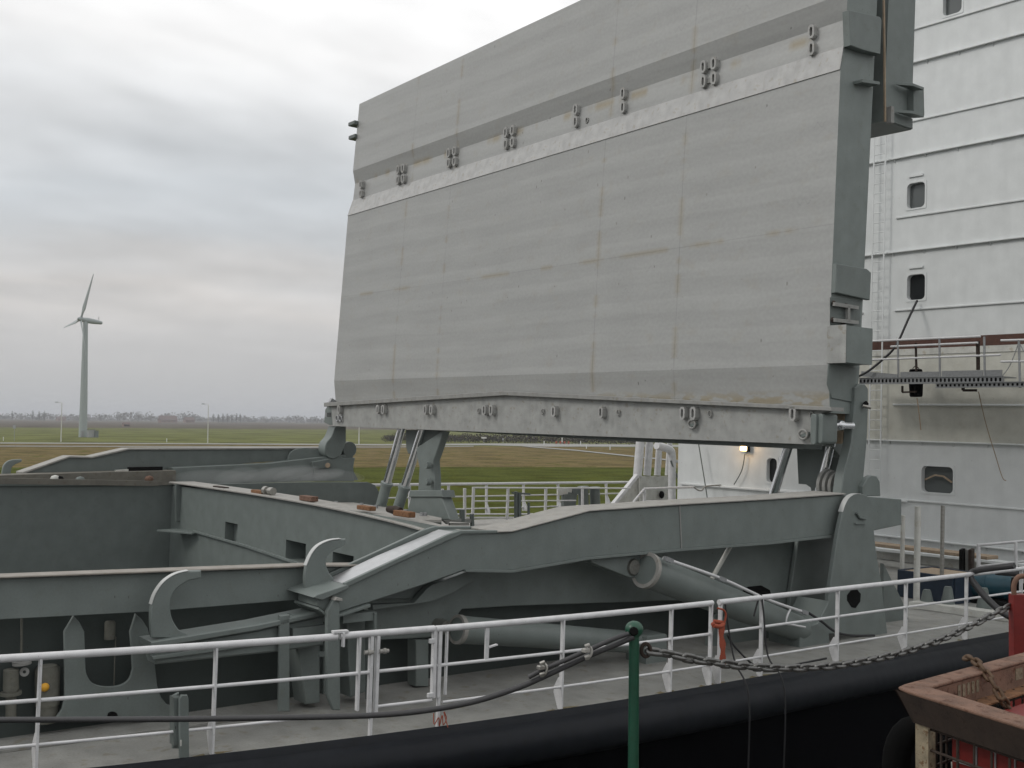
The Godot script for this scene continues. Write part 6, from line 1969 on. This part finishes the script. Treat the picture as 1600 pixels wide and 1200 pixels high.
	t = thing("hand_rail", "low white hand rail in front of the davit and bulwark", "hand rail", Vector3(25.073, 0.738, -25))
	for l: Array in [[Vector3(24.341, 0.815, -25), Vector3(24.938, 1.346, -25), 0.04], [Vector3(24.937, 1.366, -25), Vector3(27.233, 1.402, -25), 0.04], [Vector3(24.965, 1.365, -25), Vector3(24.984, 0.841, -25), 0.05], [Vector3(24.895, 0.964, -25), Vector3(27.187, 0.983, -25), 0.035], [Vector3(28.485, 1.41, -25), Vector3(28.439, 0.875, -25), 0.02]]:
		st = S()
		cyl(st, l[0], l[1], l[2], 8)
		put("rail", st, M.rail, t)
	hang("cable", "grey cable sagging from the hand rail towards the white wall", [Vector3(26.689, 1.438, -24.5), Vector3(26.903, 1.333, -24.5), Vector3(27.086, 1.331, -24.5), Vector3(27.265, 1.453, -24.5), Vector3(27.977, 1.488, -24.5)], 0.025, M.grey_worn)
	# steam drifting over the far side box
	var puffs: Array[Vector3] = [Vector3(14.652, 1.744, -27), Vector3(14.002, 1.727, -27.05), Vector3(13.41, 1.766, -27), Vector3(12.793, 1.715, -27.05), Vector3(12.143, 1.738, -27), Vector3(11.514, 1.694, -26.95), Vector3(15.149, 1.672, -27), Vector3(14.241, 1.645, -26.95)]
	for i in puffs.size():
		var fv := FogVolume.new()
		fv.name = numbered("steam")
		fv.shape = RenderingServer.FOG_VOLUME_SHAPE_ELLIPSOID
		fv.size = Vector3(rng.randf_range(1.2, 2.4), rng.randf_range(0.26, 0.46), 0.5)
		add_child(fv)
		fv.transform = frame * Transform3D(Basis(Vector3.BACK, rng.randf_range(-0.05, 0.18)), puffs[i])
		var fm := FogMaterial.new()
		fm.density = rng.randf_range(0.25, 0.5)
		fm.albedo = Color(0.97, 0.98, 0.98)
		fv.material = fm
		fv.set_meta("label", "wisp of white steam drifting low over the far side box")
		fv.set_meta("category", "steam")
		fv.set_meta("group", "wisps of steam over the far side box")

func rod_pair(label: String, a: Vector3, b: Vector3, mid: Vector3, r: float) -> void:
	var t := thing("lifting_rod", label, "rod", a, "shiny lifting rods under the hatch cover")
	var d := (b - a).normalized()
	var m := a + d * (mid - a).dot(d)
	var st := S()
	turned(st, a - d * 0.3, m, [Vector2(0, r), Vector2(0.93, r), Vector2(0.93, r * 1.18), Vector2(1, r * 1.18), Vector2(1, 0)], 18)
	put("barrel", st, M.grey_end, t)
	st = S()
	cyl(st, m, b + d * 0.6, r * 0.76, 18)
	put("rod", st, M.chrome, t)

# ---------------------------------------------------------------- deck gear right of the tower
func aft_deck() -> void:
	var t := thing("bulwark", "long white bulwark with ledges at the foot of the deckhouse", "bulwark", Vector3(26, 0, -16))
	var st := S()
	plate(st, "x", [Vector2(-17.482, 0.187), Vector2(-12.678, 0.252), Vector2(-12.661, -1.229), Vector2(-17.448, -1.51)], 26.0, 26.08, 0.006)
	put("bulwark_plate", st, M.white_old, t)
	st = S()
	plate(st, "x", [Vector2(-17.417, 0.292), Vector2(-12.63, 0.338), Vector2(-12.629, 0.279), Vector2(-17.416, 0.216)], 25.75, 26.1, 0.006)
	put("capping", st, M.white, t)
	st = S()
	plate(st, "x", [Vector2(-17.408, -0.14), Vector2(-12.627, 0.042), Vector2(-12.626, 0.012), Vector2(-17.408, -0.183)], 25.95, 26.1, 0.004)
	put("ledge", st, M.white_old, t)
	st = S()
	box(st, Vector3(24.4, 0.55, -15.0), Vector3(0.5, 0.08, 3.6), 0.01)
	put("timber", st, M.wood, t)
	# stanchions
	for a: Array in [[Vector3(20.902, 0, -13.284), 1.60, 0.045, "white stanchion standing just right of the hinge tower"], [Vector3(19.592, 0, -12.129), 1.9, 0.06, "thick dull stanchion between the white and the thin one"], [Vector3(20.453, 0, -12.115), 1.9, 0.04, "thin rusty stanchion in front of the pale timber"]]:
		st = S()
		cyl(st, a[0], (a[0] as Vector3) + Vector3(0, a[1], 0), a[2], 10)
		single("stanchion", st, M.white_old if a[2] != 0.04 else M.steel, a[3], "stanchion", "stanchions on the aft deck")
	# storage locker
	t = thing("storage_bin", "dark blue open storage bin on the aft deck", "storage bin", Vector3(20.131, 0, -12.282))
	var p := Vector3(20.289, 0, -12.378)
	for k: Array in [[Vector3(0, 0.27, 0), Vector3(0.06, 0.54, 1.2)], [Vector3(1.2, 0.27, 0), Vector3(0.06, 0.54, 1.2)], [Vector3(0.6, 0.27, -0.6), Vector3(1.14, 0.54, 0.06)], [Vector3(0.6, 0.27, 0.6), Vector3(1.14, 0.54, 0.06)]]:
		st = S()
		box(st, p + k[0], k[1], 0.01)
		put("side", st, M.blue, t)
	st = S()
	box(st, p + Vector3(0.6, 0.50, 0), Vector3(1.1, 0.05, 1.1), 0.01)
	put("contents", st, M.wood, t)
	for a: Array in [[Vector3(19.343, -0, -11.758), 0.36, "small grey bitt left of the two larger ones"], [Vector3(19.441, 0, -11.383), 0.46, "tapered grey bitt in the middle by the winch"], [Vector3(19.658, 0, -10.795), 0.50, "tapered grey bitt in front of the teal motor"]]:
		t = thing("mooring_bitt", a[2], "bitt", a[0], "bitts on the aft deck")
		st = S()
		var q: Vector3 = a[0]
		turned(st, q, q + Vector3(0, a[1], 0), [Vector2(0, 0.15), Vector2(0.5, 0.11), Vector2(0.92, 0.075), Vector2(1, 0.06), Vector2(1, 0)], 14)
		put("post", st, M.grey, t)
	# coaming line on the deck
	st = S()
	plate(st, "y", [Vector2(18.969, -11.902), Vector2(19.13, -11.735), Vector2(19.312, -10.031), Vector2(19.586, -10.174), Vector2(19.419, -11.913)], 0.0, 0.14, 0.01)
	single("foot_rail", st, M.white_old, "low white foot rail across the aft deck before the winch", "foot rail")
	# winch with teal motor
	p = Vector3(21.227, 0.348, -11.492)
	t = thing("mooring_winch", "mooring winch with a teal electric motor on the right", "winch", Vector3(p.x, 0, p.z))
	st = S()
	var ax := Vector3(0.35, 0, 0.94)
	turned(st, p - ax * 0.36, p + ax * 0.36, [Vector2(0, 0), Vector2(0, 0.22), Vector2(0.08, 0.25), Vector2(0.3, 0.25), Vector2(0.3, 0.27), Vector2(0.36, 0.27), Vector2(0.36, 0.25), Vector2(0.85, 0.25), Vector2(0.86, 0.28), Vector2(0.92, 0.28), Vector2(1, 0.2), Vector2(1, 0)], 22)
	put("motor", st, M.teal, t)
	st = S()
	turned(st, p + ax * 0.36, p + ax * 0.9, [Vector2(0, 0.2), Vector2(0.2, 0.2), Vector2(0.2, 0.1), Vector2(1, 0.1), Vector2(1, 0)], 16)
	put("shaft", st, M.dark, t)
	st = S()
	box(st, p + Vector3(0, -0.5, 0), Vector3(0.7, 0.5, 0.9), 0.03)
	put("bed", st, M.dark, t)
	st = S()
	turned(st, p - ax * 0.5 + Vector3(-0.1, -0.25, 0), p - ax * 1.1 + Vector3(-0.1, -0.25, 0), [Vector2(0, 0), Vector2(0, 0.4), Vector2(0.06, 0.4), Vector2(0.06, 0.26), Vector2(0.94, 0.26), Vector2(0.94, 0.4), Vector2(1, 0.4), Vector2(1, 0)], 22)
	put("drum", st, M.dark, t)
	# doorway frame
	t = thing("open_locker", "narrow open locker with dark red edges behind the winch", "locker", Vector3(23.725, 0.155, -13.359))
	var a := Vector3(23.537, 0.755, -13.477)
	var b := Vector3(23.566, 0.149, -13.484)
	for k: Array in [[Vector3(23.555, 0.756, -13.463), Vector3(23.583, 0.15, -13.47), "dark"], [Vector3(23.719, 0.762, -13.334), Vector3(23.743, 0.257, -13.34), "rust_dark"]]:
		st = S()
		bar(st, k[0], k[1], 0.07, 0.3, Vector3(0.3, 0, 0.95))
		put("jamb", st, M[k[2]], t)
	st = S()
	bar(st, Vector3(23.83, 0.725, -13.504), Vector3(23.855, 0.186, -13.51), 0.14, 0.03, Vector3(0.3, 0, 0.95))
	put("door", st, M.grey_worn, t)
	# white rail at far right
	t = thing("guard_rail", "thin white guard rail in front of the bulwark at the right edge", "guard rail", Vector3(22.932, 0.215, -12.706))
	for l: Array in [[Vector3(22.876, 0.949, -12.715), Vector3(23.289, 1.203, -11.364), 0.03], [Vector3(22.897, 0.491, -12.72), Vector3(23.309, 0.788, -11.368), 0.025], [Vector3(22.886, 0.977, -12.706), Vector3(22.923, 0.173, -12.715), 0.045], [Vector3(22.929, 1.097, -11.904), Vector3(22.976, 0.314, -11.905), 0.035]]:
		st = S()
		cyl(st, l[0], l[1], l[2], 8)
		put("rail", st, M.rail, t)
	hang("hose", "thick black hose draped over the rail at the right edge", [Vector3(16.953, 1.286, -8.817), Vector3(16.969, 1.2, -9.19), Vector3(17.152, 1.105, -9.56), Vector3(17.081, 1.04, -9.618), Vector3(17.033, 0.929, -9.534), Vector3(17.049, 0.676, -9.28), Vector3(17.106, 0.472, -8.991), Vector3(17.371, 0.37, -8.662)], 0.055, M.cable)
	hang("pipe", "black pipe lying behind the teal motor", [Vector3(20.308, 0.736, -10.921), Vector3(20.653, 0.712, -10.653)], 0.06, M.rope)

# ---------------------------------------------------------------- the quay and what stands on it
func quay_side() -> void:
	# quay deck under the camera; its edge runs past the green post to the red one
	var st := S()
	plate(st, "y", [Vector2(-10, -3.1), Vector2(14, -3.1), Vector2(14, 14), Vector2(-10, 14)], -5.0, 1.55, 0.03)
	single("quay", st, M.concrete, "", "", "", "structure")
	# green post
	var top := Vector3(2.906, 2.473, -2.969)
	var base := Vector3(top.x, 1.55, top.z)
	var t := thing("chain_post", "dark green steel post with a ball head holding rope and chain", "post", base)
	st = S()
	turned(st, base, top, [Vector2(0, 0.021), Vector2(1, 0.019)], 18)
	put("post", st, M.green, t)
	st = S()
	turned(st, base, base + Vector3(0, 0.02, 0), [Vector2(0, 0.06), Vector2(0.9, 0.06), Vector2(1, 0.055), Vector2(1, 0)], 18)
	put("foot", st, M.green, t)
	st = S()
	ball(st, top + Vector3(0, 0.004, 0), Vector3(0.034, 0.031, 0.034), 20)
	put("ball_head", st, M.green, t)
	var dir := Vector3(-0.55, 0.05, 0.52).normalized()
	st = S()
	turned(st, top + dir * 0.030, top + dir * 0.0345, [Vector2(0, 0.017), Vector2(1, 0.0135), Vector2(1, 0)], 14)
	put("rope_hole", st, M.dark, t)
	st = S()
	var ring := []
	var rc := Vector3(2.956, 2.396, -2.958)
	for k in 16:
		var an := TAU * k / 16.0
		ring.append(rc + Vector3(0.78, 0, 0.61) * cos(an) * 0.017 + Vector3(0, sin(an) * 0.024, 0))
	tube(st, ring, 0.0075, 8, true)
	put("eye_ring", st, M.rust_dark, t)
	# wire rope doubled back with two clamps
	t = thing("wire_rope", "thick dark wire rope sagging from the green post to the left", "rope", Vector3(2.342, 2.206, -3.358))
	st = S()
	tube(st, curve([Vector3(2.891, 2.453, -2.956), Vector3(2.829, 2.423, -2.993), Vector3(2.74, 2.38, -3.052), Vector3(2.615, 2.31, -3.139), Vector3(2.525, 2.26, -3.212), Vector3(2.379, 2.204, -3.329), Vector3(2.159, 2.164, -3.503), Vector3(1.79, 2.147, -3.791), Vector3(1.421, 2.137, -4.08), Vector3(0.905, 2.128, -4.484)], 8), 0.0105, 10)
	put("rope", st, M.cable, t)
	st = S()
	tube(st, curve([Vector3(2.868, 2.466, -2.96), Vector3(2.805, 2.446, -2.985), Vector3(2.708, 2.395, -3.051), Vector3(2.608, 2.338, -3.131), Vector3(2.565, 2.309, -3.166)], 6), 0.0085, 10)
	put("rope_tail", st, M.cable, t)
	for c: Array in [[Vector3(2.725, 2.402, -3.025), "walked"], [Vector3(2.598, 2.338, -3.126), "steel"]]:
		var p: Vector3 = c[0]
		st = S()
		var u := []
		for k in 9:
			var an := PI * k / 8.0
			u.append(p + Vector3(0.62, -0.3, 0.5) * (cos(an) * 0.0) + Vector3(0.25, 0.9, 0.2) * cos(an) * 0.024 + Vector3(0.5, -0.2, 0.6) * (sin(an) * 0.018))
		tube(st, u, 0.005, 8)
		put("rope_clamp", st, M[c[1]], t)
		st = S()
		box(st, p + Vector3(-0.008, 0.010, 0), Vector3(0.026, 0.016, 0.02), 0.003)
		put("clamp_saddle", st, M[c[1]], t)
		for s in [-1.0, 1.0]:
			st = S()
			cyl(st, p + Vector3(-0.012, 0.02 * s + 0.005, 0.0), p + Vector3(0.0, 0.02 * s + 0.012, 0.012), 0.007, 6)
			put("nut", st, M[c[1]], t)
	# chain from the green post to the red one
	var cp := curve([Vector3(2.96, 2.393, -2.955), Vector3(3.037, 2.378, -2.934), Vector3(3.227, 2.33, -2.915), Vector3(3.602, 2.252, -2.943), Vector3(3.975, 2.2, -2.971), Vector3(4.343, 2.17, -3.002), Vector3(4.771, 2.157, -3.049), Vector3(5.146, 2.172, -3.073), Vector3(5.533, 2.22, -3.086), Vector3(5.871, 2.284, -3.073)], 10)
	chain("chain", "grey steel chain sagging from the green post to the red post", "chain", cp, 0.0085, 0.078, 0.021, M.chain)
	# red post with a handle
	var rp := Vector3(5.874, 2.097, -3.015)
	base = Vector3(rp.x, 1.55, rp.z)
	t = thing("ladder_bracket", "red painted steel post with a curved grab handle at the right edge", "post", base)
	st = S()
	var R := Vector3(0.788, 0, 0.6157)
	bar(st, base, Vector3(base.x, Vector3(5.867, 2.341, -3.01).y, base.z), 0.15, 0.06, R)
	put("post", st, M.red, t)
	st = S()
	tube(st, curve([Vector3(5.821, 2.33, -3.046), Vector3(5.817, 2.388, -3.047), Vector3(5.832, 2.43, -3.034), Vector3(5.859, 2.44, -3.012), Vector3(5.902, 2.431, -2.979), Vector3(5.916, 2.331, -2.972)], 4), 0.014, 8)
	put("grab_handle", st, M.rust, t)
	# rusty cage
	cage()
	# dark tyre fender hung on the quay wall
	var fc := Vector3(4.474, 1.739, -2.791)
	t = thing("tyre_fender", "black rubber fender standing in the dark left of the rusty cage", "fender", fc - Vector3(0, 0.3, 0))
	st = S()
	var ring2 := []
	for k in 20:
		var an := TAU * k / 20.0
		ring2.append(fc + R * cos(an) * 0.09 + Vector3(0, sin(an) * 0.16, 0))
	tube(st, ring2, 0.06, 12, true)
	put("tyre", st, M.rubber, t)

func chain(called: String, label: String, category: String, path: Array, r: float, link: float, half: float, m: Material) -> void:
	var t := thing(called, label, category, path[0])
	var len_ := 0.0
	var acc: Array[float] = [0.0]
	for i in path.size() - 1:
		len_ += (path[i] as Vector3).distance_to(path[i + 1])
		acc.append(len_)
	var pitch := link - 2.6 * r
	var n := int(len_ / pitch)
	for k in n:
		var s := (k + 0.5) * pitch
		var i := 0
		while i < path.size() - 2 and acc[i + 1] < s: i += 1
		var a: Vector3 = path[i]
		var b: Vector3 = path[i + 1]
		var c := a.lerp(b, (s - acc[i]) / maxf(acc[i + 1] - acc[i], 1e-5))
		var d := (b - a).normalized()
		var side := d.cross(Vector3.UP).normalized()
		var turn := (0.0 if k % 2 == 0 else PI * 0.5) + 0.6 + sin(k * 1.7) * 0.25
		side = side.rotated(d, turn)
		var ring := []
		var hl := link * 0.5 - half - r * 0.0
		for q in 16:
			var an := TAU * q / 16.0
			ring.append(c + side * sin(an) * (half - r) + d * (cos(an) * (half - r) + signf(cos(an)) * (hl if absf(cos(an)) > 0.05 else 0.0)))
		var st := S()
		tube(st, ring, r, 7, true)
		put("link", st, m, t)

func cage() -> void:
	# frame corner nearest the ship, then the two arms of its top rim
	var y := 2.285
	var c := Vector3(3.629, 2.285, -2.354)
	var e1 := Vector3(5.271, 2.285, -2.41)
	var e2 := Vector3(3.404, 2.285, -1.45)
	var t := thing("rusty_cage", "rusty steel cage with wire mesh sides and brown angle rim, lower right", "cage", Vector3(c.x, 1.55, c.z))
	var d1 := (e1 - c).normalized()
	var d2 := (e2 - c).normalized()
	var L1 := 2.2
	var L2 := 1.5
	var far1 := c + d1 * L1
	var far2 := c + d2 * L2
	var far3 := c + d1 * L1 + d2 * L2
	var up := Vector3.UP
	# rim: flat angle iron, outline with a rounded corner
	var w := 0.085
	var V := func(p: Vector3) -> Vector2: return Vector2(p.x, p.z)
	var rim1 := [V.call(c + d1 * 0.07), V.call(far1), V.call(far1 + d2 * w), V.call(c + d1 * (w * 1.5) + d2 * w)]
	var rim2 := [V.call(c + d2 * 0.07), V.call(c + d2 * 0.02 + d1 * 0.012), V.call(c + d1 * 0.02 + d2 * 0.008), V.call(c + d1 * 0.07), V.call(c + d1 * (w * 1.5) + d2 * w), V.call(far2 + d1 * w), V.call(far2)]
	var st := S()
	plate(st, "y", rim1, y - 0.012, y, 0.004)
	put("rim", st, M.rust, t)
	st = S()
	plate(st, "y", rim2, y - 0.012, y, 0.004)
	put("rim", st, M.rust, t)
	# sloping skirt below the rim
	for s: Array in [[c, far1, d2], [c, far2, d1]]:
		st = S()
		var a: Vector3 = s[0]
		var b: Vector3 = s[1]
		var inn: Vector3 = s[2]
		for f: Array in [[0.004, 0.012], [0.008, -0.012]]:
			var o: float = f[0]
			face(st, a + inn * o - up * 0.012, b + inn * o - up * 0.012, b + inn * (0.055 + o) - up * 0.125, a + (d1 + d2) * 0.055 + inn * 0.0 - up * 0.125, -inn)
		put("skirt", st, M.rust_dark, t)
	st = S()
	bar(st, c + d1 * 0.10 + d2 * 0.075 - up * 0.06, far1 + d2 * 0.075 - up * 0.06, 0.09, 0.006, up)
	put("inner_flange", st, M.rust, t)
	st = S()
	bar(st, c + d1 * 0.14 + d2 * 0.11 - up * 0.105, far1 + d2 * 0.11 - up * 0.105, 0.07, 0.006, d2)
	put("inner_ledge", st, M.ochre, t)
	# chalk marks on the inside of the rim
	for k in 9:
		var u: float = 0.34 + 0.035 * k if k < 5 else 0.80 + 0.085 * (k - 5)
		st = S()
		bar(st, c + d1 * u + d2 * 0.0795 - up * 0.05, c + d1 * (u + (0.02 if k < 5 else 0.06)) + d2 * 0.0795 - up * 0.05, 0.045, 0.002, up)
		put("paint_mark", st, M.chalk, t)
	# corner posts
	for p: Vector3 in [c + (d1 + d2) * 0.09, far1 + d2 * 0.09 - d1 * 0.09, far2 + d1 * 0.09 - d2 * 0.09, far3 - (d1 + d2) * 0.09]:
		st = S()
		bar(st, Vector3(p.x, 1.56, p.z), Vector3(p.x, y - 0.1, p.z), 0.05, 0.05, d1)
		put("corner_post", st, M.rust if p != c + (d1 + d2) * 0.09 else M.post_rust, t)
	# wire mesh on the two sides in view
	for s: Array in [[c + (d1 + d2) * 0.09, d2, L2 - 0.18], [c + (d1 + d2) * 0.09, d1, L1 - 0.18]]:
		var o: Vector3 = s[0]
		var d: Vector3 = s[1]
		var L: float = s[2]
		var n := int(L / 0.075)
		for k in range(1, n):
			st = S()
			cyl(st, Vector3(o.x, 1.58, o.z) + d * 0.075 * k, Vector3(o.x, y - 0.1, o.z) + d * 0.075 * k, 0.005, 6)
			put("mesh_wire", st, M.rust_dark, t)
		for k in 8:
			st = S()
			cyl(st, Vector3(o.x, 1.62 + 0.075 * k, o.z), Vector3(o.x, 1.62 + 0.075 * k, o.z) + d * L, 0.005, 6)
			put("mesh_wire", st, M.rust_dark, t)
	# red crate inside, with its own pale mesh
	var mid := c + d1 * 0.55 + d2 * 0.75
	t = thing("red_crate", "red painted crate with pale wire lines standing inside the rusty cage", "crate", Vector3(mid.x, 1.58, mid.z))
	st = S()
	var q := [V.call(c + d1 * 0.16 + d2 * 0.17), V.call(c + d1 * 1.9 + d2 * 0.17), V.call(c + d1 * 1.9 + d2 * 1.38), V.call(c + d1 * 0.16 + d2 * 1.38)]
	plate(st, "y", q, 1.58, 2.16, 0.01)
	put("body", st, M.red, t)
	for k in 14:
		st = S()
		var o := c + d1 * 0.156 + d2 * (0.20 + 0.083 * k)
		bar(st, Vector3(o.x, 1.6, o.z), Vector3(o.x, 2.15, o.z) , 0.005, 0.005, d2)
		put("pale_wire", st, M.galv, t)
	for k in 7:
		st = S()
		var o := c + d1 * 0.153 + d2 * 0.18
		var hgt := 1.66 + 0.08 * k
		bar(st, Vector3(o.x, hgt - 0.02, o.z), Vector3(o.x, hgt + 0.03, o.z) + d2 * 1.05, 0.005, 0.005, d1)
		put("pale_wire", st, M.galv, t)
	# rusty chain laid over the rim
	chain("chain", "short rusty brown chain hung over the rim of the cage", "chain", curve([Vector3(4.241, 2.3, -2.426) + Vector3(0, 0.005, 0), Vector3(4.184, 2.3, -2.35) + Vector3(0, 0.01, 0), Vector3(4.147, 2.285, -2.293), Vector3(4.126, 2.25, -2.245), Vector3(4.119, 2.2, -2.206), Vector3(4.196, 2.14, -2.206)], 6), 0.0075, 0.062, 0.019, M.rust_chain)
